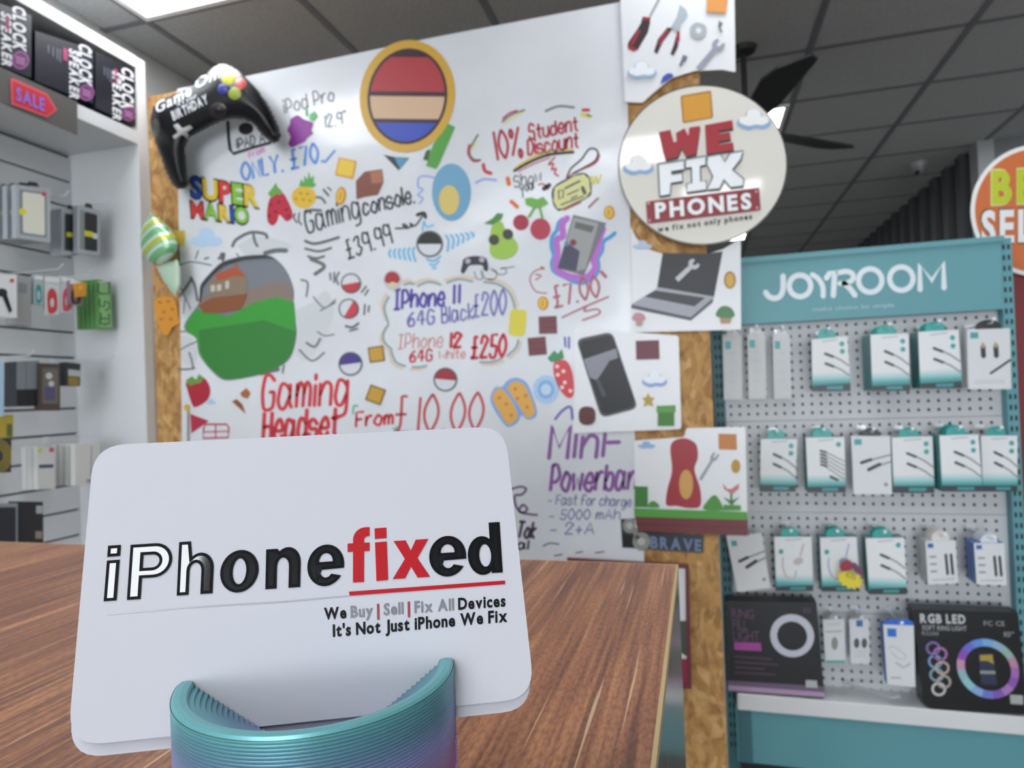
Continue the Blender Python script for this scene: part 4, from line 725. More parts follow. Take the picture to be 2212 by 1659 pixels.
# ================================================================== TEAL PEGBOARD STAND
PG = PY(2.2); M_teal = mat('5f9aa2', .45); M_teald = mat('3f6f78', .5); M_hole = mat('4a4d50', .8); M_chrome = mat('dfe2e5', .3, .55)
js = thing('display_stand', (.45, 2.2, 0), 'teal and white pegboard display stand with large white lettering on its header', 'display stand')
zt = lambda z: CAMZ+z
for x0, x1 in ((.045, .078), (.83, .858)):
    u = MB().box(x0, x1, 2.165, 2.215, .03, zt(.382)).build('upright', M_teald if x0 < .1 else M_teal, js)
    sl = MB(); z = .1
    while z < zt(.37):
        for xx in ((x0+x1)/2-.006, (x0+x1)/2+.006): sl.box(xx-.0025, xx+.0025, 2.1635, 2.166, z, z+.014)
        z += .03
    sl.build('upright_slot', mat('15262b', .8), u)['kind'] = 'stuff'
zs = [zt(.185), zt(-.118), zt(-.40), zt(-.70), zt(-.95)]
holes = 0
M_peg = mat('c9cacc', .45)
for a, b in zip(zs, zs[1:]):
    p = MB().box(.078, .83, 2.2, 2.206, b+.0008, a-.0008).build('pegboard_panel', M_peg, js)
    h = MB(); z = a-.018
    while z > b+.01:
        x = .095
        while x < .825:
            h.add([(x-.0035, 2.1992, z-.004), (x+.0035, 2.1992, z-.005), (x+.0042, 2.1992, z+.001), (x, 2.1992, z+.006), (x-.0042, 2.1992, z+.001)], [(0, 1, 2, 3, 4)]); x += .0262
        z -= .0262
    h.build('peg_hole', M_hole, p)['kind'] = 'stuff'
HP = PY(2.16)
hd_ = MB().box(.078, .83, 2.16, 2.2, zt(.183), zt(.372)).build('header', M_teal, js)
MB().box(.070, .838, 2.155, 2.2, zt(.372), zt(.388)).build('header_cap', M_teal, js)
M_lw = mat('dfe6ec', .4)
for t, w_, sm in (("548,238 548,330 530,380 490,398 450,385 425,352", 12, True), ("745,232 790,262 822,318 825,388", 11, True), ("845,262 870,225 905,212 900,300 895,384", 12, False), ("925,222 990,212 1030,232 1028,268 990,290 935,296", 11, True), ("965,290 1010,330 1048,380", 12, False), ("1495,342 1492,165 1575,275 1655,152 1660,330", 12, False)):
    MB().stroke(B3(t), w_, HP, .0012, sm).build('header_letter', M_lw, hd_)
for q, rx in (("665,312", 29), ("1150,275", 31), ("1365,262", 31)):
    c = B3(q)[0]; MB().ring(ell(*c, rx, rx, 0, 40), ell(*c, rx-11.5, rx-11.5, 0, 40), HP, .0012).build('header_letter', M_lw, hd_)
mb = MB(); txt(mb, 'make choice be simple', B3("755,486")[0], tuple(Vector(B3("1315,456")[0])-Vector(B3("755,486")[0])), (0, -8), HP, .0012, 0); mb.build('header_tagline', mat('b9ccd2', .5), hd_)
MB().box(.075, .92, 2.095, 2.2, zt(-.974), zt(-.925)).build('base_shelf', mat('d9dadb', .4), js, bevel=.003)
pl_ = MB().box(.07, .92, 2.138, 2.2, zt(-1.15), zt(-.974)).build('plinth', M_teal, js)
MB().box(.075, .115, 2.134, 2.1385, zt(-1.15), zt(-.974)).build('plinth_end', M_teald, js)
MB().box(.08, .9, 2.14, 2.2, 0, zt(-1.15)).build('kick_board', mat('1d2326', .7), js)
def hook(px, py, yf, label):
    p = PY(yf).pt(px, py); t = thing('peg_hook', (p.x, 2.199, p.z), label, 'hook', 'chrome pegboard hooks')
    MB().tube([(p.x, 2.199, p.z), (p.x, yf-.02, p.z), (p.x, yf-.034, p.z+.008)], .0022, 6).build('prong', M_chrome, t)
    MB().box(p.x-.012, p.x+.012, 2.194, 2.1985, p.z-.006, p.z+.010).build('back_clip', M_chrome, t)
    MB().tube([(p.x, yf-.033, p.z+.008), (p.x, yf-.038, p.z+.010)], .004, 8).build('tip', mat('e8eaec', .3), t)
def lerpq(q, u, v):
    a = Vector(q[0])*(1-u)+Vector(q[1])*u; b = Vector(q[3])*(1-u)+Vector(q[2])*u; return tuple(a*(1-v)+b*v)
def sub(q, u0, v0, u1, v1): return [lerpq(q, u0, v0), lerpq(q, u1, v0), lerpq(q, u1, v1), lerpq(q, u0, v1)]
def qs(q, pts): return [lerpq(q, *p) for p in pts]
M_fade = zgrad_mat('printed_teal_fade', .021, .052, ((0, '3f9a9c'), (.45, '9fcccb'), (1, 'e3e4e5')), .45)
def teal_box(label, q, yb, yf, n=1, cables=2, icons=2, tabw=.5, tabh=20, hooked=True, tone='4a4c50', tabc='2fa39c'):
    "hanging carton with white printed front, teal fade, dark foot and teal hang tab"
    P = PY(yf); bl = P.pt(q[3][0], yb); br = P.pt(q[2][0], yb); first = None
    full = [q[0], q[1], (q[2][0], yb), (q[3][0], yb)]
    t = thing('cable_box', ((bl.x+br.x)/2, yf, bl.z), label, 'box', 'boxed cables on the pegboard')
    body = MB().poly(full, P, 0, .022).build('carton', mat('2b7f84', .4), t)
    MB().poly(q, P, .0004).build('printed_front', M_fade, t)
    ft = MB().poly([q[3], q[2], (q[2][0], yb), (q[3][0], yb)], P, .0005).build('dark_foot', mat('2a363c', .4), t)
    fq = [q[3], q[2], (q[2][0], yb), (q[3][0], yb)]; MB().poly(sub(fq, .38, .25, .8, .75), P, .0009).build('foot_logo', mat('3f8f92', .4), ft)
    g = mat(tone, .4); gl = mat('9a9a9c', .4)
    if cables == 2:
        for v0 in (.33, .54):
            MB().stroke(qs(q, [(.55, v0+.06), (.78, v0+.16), (.985, v0+.29)]), 4, P, .0009).build('printed_cable', gl, t); MB().stroke(qs(q, [(.36, v0), (.58, v0+.08)]), 6, P, .0012).build('printed_plug', g, t)
    elif cables == 5:
        for k in range(5): MB().stroke(qs(q, [(.45, .3+.07*k), (.6, .34+.08*k), (.985, .5+.09*k)]), 3, P, .0009).build('printed_cable', gl, t); MB().stroke(qs(q, [(.36, .27+.07*k), (.52, .31+.07*k)]), 5, P, .0012).build('printed_plug', g, t)
        MB().stroke(qs(q, [(.6, .8), (.8, .88)]), 6, P, .0012).build('printed_plug', g, t)
    else:
        MB().stroke(qs(q, [(.22, .42), (.2, .6), (.3, .82), (.5, .84), (.55, .7)]), 4, P, .0009, True).build('printed_cable', mat(tone, .5), t); MB().stroke(qs(q, [(.78, .15), (.68, .4)]), 4, P, .0009).build('printed_cable', mat(tone, .5), t); MB().poly(ell(*lerpq(q, .62, .5), 11, 8, -20), P, .0009).build('printed_plug', mat(tone, .5), t)
    MB().stroke(qs(q, [(.3, .07), (.72, .05)]), 2, P, .0009).build('printed_line', mat('a8adb0', .5), t)
    for k in range(icons): MB().poly(ell(*lerpq(q, .84 if cables else .17, (.15 if cables else .3)+.16*k), 5.5, 5.5), P, .0009).build('printed_icon', mat('3fa3a2', .4), t)
    c = lerpq(q, .42, 0); w_ = (q[1][0]-q[0][0])*tabw/2
    MB().poly(catmull([(c[0]-w_, c[1]+2), (c[0]-w_*.9, c[1]-tabh*.6), (c[0]-w_*.3, c[1]-tabh), (c[0]+w_*.4, c[1]-tabh), (c[0]+w_*.95, c[1]-tabh*.55), (c[0]+w_, c[1]+2)]), P, -.008, .002).build('hang_tab', mat(tabc, .35), t)
    if hooked: hook(c[0], c[1]-tabh*.6, yf, 'hook carrying the '+label)
    for k in range(1, n): dup(t, (0, .0245*k, 0), ('second' if k == 1 else 'third' if k == 2 else 'fourth')+' behind the '+label)
    return t
Q = lambda t: ID(t)
teal_box('teal cable box leftmost in the top pegboard row', Q("1753,733 1830,726.5 1837.5,828 1754.6,833"), 845, 2.09)
teal_box('teal cable box in the middle of the top pegboard row', Q("1880,723 1962.6,720 1966,830 1884,833"), 844, 2.07, 4)
teal_box('teal cable box third in the top pegboard row', Q("1983,717 2070.5,712 2078,823 1987.6,828"), 839, 2.07, 3)
teal_box('teal cable box leftmost in the second pegboard row', Q("1643,948 1722,948 1719,1048.6 1642,1047"), 1062, 2.10)
teal_box('teal box with five printed cables in the second pegboard row', Q("1740.5,945 1824,944 1827,1050 1745,1051.6"), 1064, 2.09, 2, 5, 1)
teal_box('teal cable box right of the plain white box in the second row', Q("1926,945 2014,942 2018.5,1050 1930,1050"), 1065, 2.09)
teal_box('teal cable box second from right in the second row', Q("2029,941 2114,938 2122,1048.6 2035,1048.6"), 1062, 2.06, 3)
teal_box('teal cable box rightmost in the second row partly past the stand edge', Q("2118,941 2198,941 2198,1048.6 2123,1048.6"), 1062, 2.085)
teal_box('teal box with a pale grey looped cable in the third row', Q("1672,1159.5 1752.7,1159.5 1757,1264 1676.7,1267"), 1277, 2.10, 1, 0, 1, tone='c3bdbb')
teal_box('teal box with lilac cable under the yellow price burst', Q("1771,1161 1850,1159.5 1857.5,1264 1775.5,1267"), 1278, 2.10, 2, 0, 1, tone='aeb4cf')
teal_box('teal cable box right of the yellow price burst', Q("1869.6,1162.5 1953,1161 1959,1269 1877,1272"), 1284, 2.09, 2, 2, 1)
def white_box(label, q, yf, depth=.02, logo='3f9f9f', kind='plugs', tab=None, n=1, name='cable_box', body='d9dadc', side=None, logoq=(.07, .05, .26, .15)):
    P = PY(yf); bl = P.pt(*q[3]); br = P.pt(*q[2]); t = thing(name, ((bl.x+br.x)/2, yf, min(bl.z, br.z)), label, 'box', 'white boxes on the pegboard')
    MB().poly(q, P, 0, depth).build('carton', mat(side or body, .45), t)
    MB().poly(q, P, .0003).build('printed_front', mat(body, .45), t)
    MB().poly(sub(q, *logoq), P, .0007).build('logo_patch', mat(logo, .4), t)
    k_ = mat('2f3034', .35); g = mat('8f9094', .4); w_ = (q[1][0]-q[0][0])
    if kind == 'plugs':
        MB().stroke(qs(q, [(.42, .42), (.99, .32)]), 4, P, .0007).build('printed_cable', g, t); MB().stroke(qs(q, [(.5, .55), (.99, .44)]), 4, P, .0007).build('printed_cable', g, t)
        MB().stroke(qs(q, [(.22, .46), (.5, .4)]), 7, P, .001).build('printed_plug', k_, t); MB().stroke(qs(q, [(.4, .58), (.72, .48)]), 8, P, .001).build('printed_plug', k_, t); MB().poly(sub(q, .8, .8, .9, .86), P, .0007).build('printed_mark', g, t)
    elif kind == 'pair':
        for u in (.36, .66): MB().stroke(qs(q, [(u, .28), (u+.01, .46)]), 11, P, .0007).build('printed_plug', k_, t); MB().stroke(qs(q, [(u, .24), (u, .3)]), 7, P, .001).build('plug_tip', mat('b89a72', .4), t)
        MB().stroke(qs(q, [(.52, .74), (.78, .62), (.99, .52)]), 5, P, .0007).build('printed_cable', k_, t)
        for v in (.86, .9): MB().stroke(qs(q, [(.15, v), (.85, v-.005)]), 1.5, P, .0007).build('printed_line', mat('b9bcbf', .5), t)
    elif kind == 'dots':
        for v in (.28, .42, .58, .72): MB().stroke(qs(q, [(.3, v), (.68, v)]), 3.5, P, .0007).build('printed_line', mat('c3c5c6', .5), t)
    elif kind == 'legs':
        for u in (.65, .82): MB().stroke(qs(q, [(u, .32), (u+.02, .78)]), 6, P, .0007).build('printed_cable', k_, t)
        for v in (.36, .53, .7): MB().stroke(qs(q, [(.12, v), (.32, v)]), 4, P, .0007).build('printed_mark', g, t)
        MB().stroke(qs(q, [(.15, .9), (.88, .89)]), 3, P, .0007).build('printed_line', mat('b4b9be', .5), t)
    elif kind == 'adapter':
        MB().poly(ell(*lerpq(q, .5, .55), 7, 14), P, .0007).build('printed_adapter', mat('8d8f8a', .4), t); MB().stroke(qs(q, [(.1, .28), (.85, .27)]), 2, P, .0007).build('printed_line', g, t); MB().poly(sub(q, .02, .93, .98, .995), P, .0007).build('teal_strip', mat('5fa9a2', .4), t)
    elif kind == 'buds':
        for u in (.34, .74): MB().poly(ell(*lerpq(q, u, .54), 6, 11), P, .0007).build('printed_bud', mat('55565a', .4), t)
        for v in (.72, .78, .84): MB().stroke(qs(q, [(.2, v), (.82, v)]), 1.5, P, .0007).build('printed_line', mat('b9bcbf', .5), t)
    elif kind == 'lead':
        MB().stroke(qs(q, [(.12, .4), (.3, .36), (.7, .5), (.5, .56), (.2, .45)]), 2, P, .0007, True).build('printed_cable', mat('b3b9c2', .5), t); MB().stroke(qs(q, [(.35, .62), (.6, .7), (.85, .62)]), 3, P, .0007).build('printed_cable', mat('9aa4b4', .5), t); MB().stroke(qs(q, [(.15, .88), (.5, .87)]), 3, P, .0007).build('printed_line', mat('b99aa2', .5), t)
    if tab:
        c = lerpq(q, .5, 0); ww = w_*tab[1]/2; hh = tab[2]
        MB().poly(catmull([(c[0]-ww, c[1]+2), (c[0]-ww*.9, c[1]-hh*.6), (c[0]-ww*.3, c[1]-hh), (c[0]+ww*.4, c[1]-hh), (c[0]+ww*.95, c[1]-hh*.55), (c[0]+ww, c[1]+2)]), P, -.006, .002).build('hang_tab', mat(tab[0], .35), t); hook(c[0], c[1]-hh*.6, yf, 'hook carrying the '+label)
    for k in range(1, n): dup(t, (0, .0225*k, 0), ('second' if k == 1 else 'third')+' behind the '+label)
    return t
for lab, q in (('slim white box leftmost on the pegboard', "1561,723 1602,723 1604,864 1564,864"), ('slim white box second from the left', "1614,720 1653,720 1656,862 1617,862"), ('slim white box third from the left beside the teal boxes', "1668.6,723 1707,723 1710,862 1672,862")):
    white_box(lab, Q(q), 2.12, .018, kind='dots', tab=('c9cbcd', .6, 12), body='c9cacb', logoq=(.12, .1, .42, .22))
white_box('white box with two plugs at the right end of the top row', Q("2089,712 2181.6,709 2184.7,840.6 2092,840.6"), 2.06, .02, kind='pair', tab=('1d1e21', .58, 19))
white_box('plain white box with black plugs in the middle of the second row', Q("1839,942 1923,942 1927,1068 1844,1068"), 2.08, .02, tab=('1d1e21', .48, 17))
white_box('tilted white box with black plugs at the left of the third row', Q("1569,1159.5 1646,1153 1664.6,1270 1593,1279.5"), 2.09, .02, logoq=(.1, .08, .26, .18), tab=('2b2c30', .3, 8))
white_box('white box with blue logo and black cables in the third row', Q("1998.7,1170 2064,1167 2070,1260 2004.8,1262.8"), 2.08, .02, '2f62ac', 'legs', ('d9d6d0', .6, 22), 3, side='c9cacb')
white_box('blue edged white box at the right of the third row', Q("2103.5,1173 2169,1173 2175,1264 2109.6,1262.8"), 2.07, .02, '2f62ac', 'legs', ('dfe3ea', .55, 20), 3, side='3567b4')
white_box('small white adapter packet beside the black ring light box', Q("1777,1338.7 1824,1337 1827,1433 1783,1433"), 2.13, .01, 'c9d2cf', 'adapter', ('b9bcbe', .4, 10), logoq=(.2, .08, .8, .14), name='accessory_packet')
white_box('small white packet with two dark ear tips near the bottom', Q("1834.7,1337 1877,1337 1878.7,1434 1837.7,1434"), 2.13, .01, '3f69a8', 'buds', ('9a9c9e', .4, 10), logoq=(.35, .03, .68, .17), name='accessory_packet')
white_box('tall blue topped white box next to the colour ring light box', Q("1907.6,1349 1974,1351 1977.5,1484.6 1916.7,1478.5"), 2.10, .03, '2f6fd0', 'lead', ('2f6fd8', 1.0, 12), side='2f6fd0', logoq=(.12, .06, .42, .2))
ps = PY(2.07); pb = []
c0 = Vector(B4("975,1225")[0])
for k in range(26): a = k*2*math.pi/26; rr = (30 if k % 2 else 22); pb.append((c0.x+rr*math.cos(a)*1.05, c0.y+rr*math.sin(a)*.72+rr*math.cos(a)*.25))
tg = sticker('price_burst', 'yellow starburst price tag with a red top on the lilac cable box', 'price tag', ps, 0, pb, 'e3cf35', [('red_patch', '9a2740', catmull(B4("905,1120 940,1090 980,1095 1000,1140 950,1165 910,1160 905,1120"))[:-1]), ('dark_banner', '6a3a52', B4("975,1110 1010,1105 1075,1165 1070,1205 1010,1170"))])
mb = MB(); txt(mb, '£15', B4("945,1200")[0], (20, 8), (3, -13), ps, .003, 0); mb.build('lettering', mat('6f7a28', .5), tg)
# ring light cartons standing on the base shelf
P1 = PY(2.10); q1 = Q("1570,1297.7 1764,1302 1781.5,1507 1573,1490")
rb = thing('ring_light_box', P1.pt(1676, 1499), 'black ring light carton with purple lettering and white ring on the base shelf', 'box', 'ring light cartons')
MB().poly(q1, P1, 0, .055).build('carton', mat('1b1b1f', .4), rb)
layers(rb, P1, 0, [('purple_strip', 'b295b6', RL("95,1370 1590,1480 1605,1560 100,1450")), ('purple_fade', '6a5a70', RL("90,1300 1590,1390 1592,1482 95,1372")), ('pink_bar', 'a8489a', RL("185,700 600,712 615,840 190,820")), ('barcode_patch', 'b4b6b6', RL("1300,1290 1475,1300 1490,1415 1305,1405"))])
MB().ring(ell(*RL("1090,600")[0], 48, 46, 30, 40), ell(*RL("1090,605")[0], 33, 31, 30, 40), P1, .002).build('printed_ring', mat('c9cad6', .4), rb)
M_pp = mat('6a4a68', .5)
for t, a, b, h in (('RING', "150,320", "495,340", 20), ('FILL', "165,500", "400,515", 22), ('LIGHT', "175,680", "585,690", 22)): mb = MB(); txt(mb, t, RL(a)[0], tuple(Vector(RL(b)[0])-Vector(RL(a)[0])), (-1, -h), P1, .0022, 0); mb.build('lettering', M_pp, rb)
for t in ("200,925 770,965", "200,1010 860,1050", "205,1090 650,1120", "205,1175 830,1205"): MB().stroke(RL(t), 5, P1, .0022).build('printed_line', mat('4a3848', .5), rb)
mb = MB(); txt(mb, '10', RL("1270,245")[0], (15, 1), (0, -11), P1, .0022, 0); mb.build('size_lettering', M_pp, rb)
P2 = PY(2.098); q2 = Q("1972,1316 2199,1323.5 2222,1543 2010,1531 1994,1520")
rc_ = thing('ring_light_box', P2.pt(2100, 1537), 'black carton with rainbow ring light and white RGB LED lettering on the base shelf', 'box', 'ring light cartons')
MB().poly(q2, P2, 0, .055).build('carton', mat('0e0f12', .35), rc_)
ro = [ell(*RR("1155,893")[0], 71, 61, 38, 48), ell(*RR("1155,890")[0], 53, 45, 38, 48)]
rcols = ['a878b8', '7d58b0', '6f78c8', '86a8d8', '8fc4cf', '8fb8c0', 'c48fb0', '8a50b4', '6a6acc', '5f8ed8', '78a8d8', '8fb0c8', '8fb4a8', 'b888a0', 'a06ab0', '8a58b0']
for k in range(16):
    seg = MB(); idx = [k*3+j for j in range(4)]; vs = [P2.pt(*ro[0][i % 48], .0015) for i in idx]+[P2.pt(*ro[1][i % 48], .0015) for i in idx]; seg.add(vs, [(j, j+1, j+5, j+4) for j in range(3)]); seg.build('ring_segment', mat(rcols[k], .4), rc_)
for t, c in (("370,600", '7d6aa8'), ("470,680", 'a874a8'), ("400,790", '7f98c0'), ("500,880", 'b8a59a'), ("420,980", '7aa3ae'), ("525,1080", 'a89e98'), ("450,1185", 'c9c4c8')):
    MB().ring(ell(*RR(t)[0], 16, 15, 20, 24), ell(*RR(t)[0], 11, 10, 20, 24), P2, .0014+.0001*int(t[0])).build('printed_ring', mat(c, .4), rc_)
layers(rc_, P2, 0, [('phone_picture', '2a2c4a', RR("1020,670 1225,680 1290,1130 1060,1120")), ('yellow_patch', 'a8923a', RR("1040,700 1220,690 1240,830 1150,780 1040,780")), ('phone_clip', '8f948f', RR("1040,920 1260,925 1265,970 1045,965")), ('barcode_patch', 'a9aaaa', RR("1470,1265 1655,1275 1660,1410 1480,1395"))])
for t, a, b, h, w_, c in (('RGB LED', "185,230", "840,245", 19, 2, 'c4c6c8'), ('SOFT RING LIGHT', "215,335", "855,350", 10, 1, 'a4a6a8'), ('RS200', "215,410", "450,418", 8, 0, '9a9c9e'), ('FC CE', "1100,275", "1400,280", 10, 0, 'a4a6a8'), ("10''", "1390,435", "1530,440", 11, 0, 'a4a6a8')):
    mb = MB(); txt(mb, t, RR(a)[0], tuple(Vector(RR(b)[0])-Vector(RR(a)[0])), (-1, -h), P2, .0024, w_); mb.build('lettering', mat(c, .5), rc_)
hk = thing('peg_hook', PY(2.18).pt(1826, 1478), 'loose empty chrome hook above the base shelf between the cartons', 'hook', 'chrome pegboard hooks')
MB().tube([PY(2.188).pt(1826, 1476), PY(2.12).pt(1880, 1491), PY(2.06).pt(1925, 1507), PY(2.05).pt(1944, 1504)], .0028, 8).build('prong', M_chrome, hk); MB().tube([PY(2.190).pt(1823, 1470), PY(2.182).pt(1832, 1482)], .006, 8).build('back_clip', M_chrome, hk)
# red stand and round orange sign at the right edge
rd = thing('display_stand', (1.15, 2.4, 0), 'dark red display stand at the right edge beside the teal stand', 'display stand')
MB().box(.885, 1.35, 2.24, 2.6, .05, zt(.30)).build('cabinet', mat('7c1a1d', .4), rd); MB().box(.88, 1.355, 2.235, 2.605, zt(.30), zt(.345)).build('cap', mat('b8402a', .4), rd); MB().box(.90, 1.33, 2.25, 2.59, 0, .05).build('kick_board', mat('1c1a1a', .6), rd)
P3 = PY(2.222)
bs = MB().poly(ell(2243, 455, 146, 143, 0, 56), P3, 0, .004).build('round_sign', mat('e6e6e4', .35)); tag(bs, 'round orange sign with lime and white capitals cut by the right picture edge', 'sign')
layers(bs, P3, 0, [('orange_field', 'c9682f', ell(2243, 455, 137, 134, 0, 56))])
for t, o, al, h, c in (('BEST', (2143, 438), (205, -9), 70, 'b7c41f'), ('SELLER', (2120, 523), (245, -9), 68, 'e4e4e4')):
    mb = MB(); txt(mb, t, (o[0]-3, o[1]+3), (al[0]+6, al[1]), (0, -h-6), P3, .0012, 2); mb.build('lettering_outline', mat('4a3a28' if t == 'SELLER' else 'd8d49a', .5), bs)
    mb = MB(); txt(mb, t, o, al, (0, -h), P3, .0018, 2); mb.build('lettering', mat(c, .4), bs)
# ceiling fan and security camera
fz = zt(1.12); fc = Pl((0, 0, fz), (0, 0, -1)).pt(1612, 280)
fan = thing('ceiling_fan', fc, 'dark ceiling fan with broad blades half hidden behind the round sign', 'ceiling fan')
M_fan = mat('1a1a1c', .5)
MB().lathe(fc, [(0, -.07), (.06, -.07), (.09, -.03), (.09, .05), (.05, .08), (0, .08)], 24).build('motor_hub', M_fan, fan); MB().lathe(fc, [(.012, .08), (.012, ZC_-fz-.03), (.05, ZC_-fz-.02), (.06, ZC_-fz)], 16).build('down_rod', M_fan, fan)
tip1 = Pl((0, 0, fz), (0, 0, -1)).pt(1842, 322); a0 = math.atan2(tip1.y-fc.y, tip1.x-fc.x); RB = (tip1-fc).length*.90
for k in range(3):
    a = a0+k*2*math.pi/3; d = Vector((math.cos(a), math.sin(a), 0)); n_ = Vector((-d.y, d.x, 0)); pts = [(.09, -.035), (.2, -.08), (RB-.06, -.10), (RB, -.06), (RB, .06), (RB-.06, .10), (.2, .08), (.09, .035)]
    top = [fc+d*r_+n_*s_+Vector((0, 0, s_*.3)) for r_, s_ in pts]; mbb = MB().add(top+[v-Vector((0, 0, .008)) for v in top], [tuple(range(8)), tuple(range(15, 7, -1))]+[(i, (i+1) % 8, (i+1) % 8+8, i+8) for i in range(8)]); mbb.build('blade', M_fan, fan)
sc_ = PZ(ZC_).pt(1985, 352); se = thing('security_camera', sc_, 'small white dome security camera on the ceiling', 'security camera')
MB().lathe(sc_, [(0, -.03), (.05, -.03), (.055, 0), (0, 0)], 20).build('base', mat('8f9092', .5), se); MB().lathe(sc_, [(0, -.085), (.025, -.08), (.043, -.06), (.048, -.03)], 20).build('dome', mat('77787a', .3), se, smooth=True); MB().tube([sc_+Vector((-.02, -.03, -.07)), sc_+Vector((-.028, -.042, -.08))], .014, 12).build('lens', mat('101012', .2), se)
# ================================================================== WHITE SLAT-WALL DISPLAY UNIT AT THE LEFT
XB, XF = -2.13, -1.83; M_wu = mat('d5d6d8', .4, noise=.02)
un = thing('display_unit', (-1.98, .4, 0), 'tall white slat wall display unit along the left wall', 'display unit')
MB().box(XB-.02, XF, 1.855, 1.893, 0, zt(1.21)).build('end_panel', M_wu, un)
MB().box(XB-.02, XF, -.9, 1.855, zt(1.172), zt(1.212)).build('top_board', M_wu, un)
MB().box(XB-.02, XF, -.9, 1.855, zt(.905), zt(.95)).build('upper_shelf', M_wu, un)
MB().box(XB-.045, XB-.012, -.9, 1.855, 0, zt(1.172)).build('backing', mat('6c6e70', .7), un)
MB().box(XB-.012, XB, -.9, 1.855, zt(.95), zt(1.172)).build('upper_back', mat('55575a', .6), un)
for k in range(-13, 10):
    z0 = zt(.001+.0895*k); MB().box(XB-.012, XB, -.9, 1.855, z0+.004, z0+.0855).build('slat', M_wu, un)
def lthing(name, label, q, xf, depth, body, cat='box', group=None, parts=(), rough=.4):
    P = PX(xf); p = P.pt(*lerpq(q, .5, 1)); t = thing(name, p, label, cat, group)
    MB().poly(q, P, 0, depth).build('carton', mat(body, rough), t); layers(t, P, 0, parts); return t
def lhook(label, tip, tw=.0022):
    p = PX(-1.86).pt(*tip); t = thing('slat_hook', (XB, p.y, p.z-.012), label, 'hook', 'chrome slat wall hooks')
    MB().tube([(XB+.001, p.y, p.z-.012), (-1.88, p.y, p.z-.014), (-1.862, p.y, p.z)], tw, 6).build('prong', M_chrome, t); MB().box(XB+.001, XB+.006, p.y-.008, p.y+.008, p.z-.03, p.z).build('back_clip', M_chrome, t)
# speaker cartons on the upper shelf
M_spk = '1c1c28'
for lab, q, c_, s_, em, er in (('clock speaker carton cut by the left picture edge', "-40,-8 68,33 68,168 -40,126", ((28, 10), (1, 96), (28, 10)), ((3, 24), (2, 118), (21, 8)), (44, 130), 19),
   ('middle clock speaker carton on the upper shelf', "76,66 202,108 202,224 76,174", ((171, 92), (1, 88), (27, 11)), ((150, 104), (1, 108), (20, 8)), (187, 200), 17),
   ('clock speaker carton nearest the end panel', "206,110 291,150 292,273 206,232", ((264, 143), (0, 92), (25, 11)), ((244, 152), (0, 106), (18, 8)), (278, 246), 15)):
    P = PX(-1.834); q = Q(q); t = thing('speaker_box', P.pt(*lerpq(q, .5, 1)), lab, 'box', 'clock speaker cartons')
    MB().poly(q, P, 0, .13).build('carton', mat(M_spk, .35), t)
    for tx, (o, al, up) in (('CLOCK', c_), ('SPEAKER', s_)): mb = MB(); txt(mb, tx, o, al, up, P, .001, 2); mb.build('lettering', mat('dcdde0', .4), t)
    MB().poly(ell(*em, er, er*1.05), P, .0016).build('purple_emblem', mat('6a2a62', .4), t); MB().ring(ell(*em, er, er*1.05), ell(*em, er*.82, er*.86), P, .002).build('emblem_rim', mat('8f5a8c', .4), t)
    for v in (-.25, .05, .35): MB().stroke([(em[0]-er*.5, em[1]+er*v-3), (em[0]+er*.5, em[1]+er*v+3)], 3, P, .002).build('emblem_line', mat('a878a4', .4), t)
    MB().poly(sub(q, .48, .15, .56, .38), P, .001).build('pink_tag', mat('a83a6c', .4), t)
    for u in (.22, .3, .37, .42): MB().poly(sub(q, u, .2, u+.02, .34+.5*(u-.2)), P, .001).build('printed_line', mat('6f7080', .5), t)
sg = thing('shelf_sign', PX(-1.824).pt(84, 255), 'dark grey panel clipped under the upper shelf carrying the red tag', 'panel')
MB().poly(Q("-30,131 167,220 168,291 -30,208"), PX(-1.824), 0, .004).build('board', mat('55524f', .5), sg)
sa = sticker('sale_tag', 'red pointed sale tag with violet lettering on the dark grey panel', 'price tag', PX(-1.824), .001, A1("90,672 120,668 405,800 488,938 405,1003 100,890"), 'd85a64', [('red_field', 'c9243a', A1("108,690 395,815 470,938 400,985 115,878"))])
mb = MB(); txt(mb, 'SALE', A1("140,850")[0], tuple(Vector(A1("385,950")[0])-Vector(A1("140,850")[0])), (0, -27), PX(-1.824), .0042, 1); mb.build('lettering', mat('8a78e0', .4), sa)
st_c = 'hanging phone case packs'
def casebox(lab, q, xf, inner, ic, extra=(), depth=.018):
    return lthing('phone_case_pack', lab, q, xf, depth, 'a7adb3', 'box', st_c, [('window', '7f868c', sub(q, .1, .08, .9, .92)), ('phone_case', ic, roundq([Vector(p) for p in sub(q, *inner)], 5))]+list(extra)+[('hanger', '25272a', [(lerpq(q, .3, 0)[0], lerpq(q, .3, 0)[1]-1), (lerpq(q, .38, 0)[0], lerpq(q, .38, 0)[1]-10), (lerpq(q, .62, 0)[0], lerpq(q, .62, 0)[1]-10), (lerpq(q, .7, 0)[0], lerpq(q, .7, 0)[1]-1)])])
q = Q("34,398 107.6,408 109,524.5 35.4,514"); c1_ = casebox('clear pack with a cream phone case and yellow dot', q, -1.90, (.2, .12, .84, .88), 'd8d6c8', [('yellow_dot', 'd8d02c', ell(49, 457, 7.5)), ('red_dot', 'c24a6a', ell(95, 419, 5))])
for k, l in ((1, 'second clear case pack behind the cream one'), (2, 'third clear case pack behind the cream one'), (3, 'fourth clear case pack behind the cream one')): dup(c1_, (-.03*k, -.004*k, 0), l)
q = Q("134,450 168,456 167,552 134,550"); casebox('half hidden pack with a black phone case', q, -1.955, (.2, .1, .98, .9), '1d1f24', [('yellow_tag', 'c9c22c', sub(q, .3, .5, .8, .6))], .05)
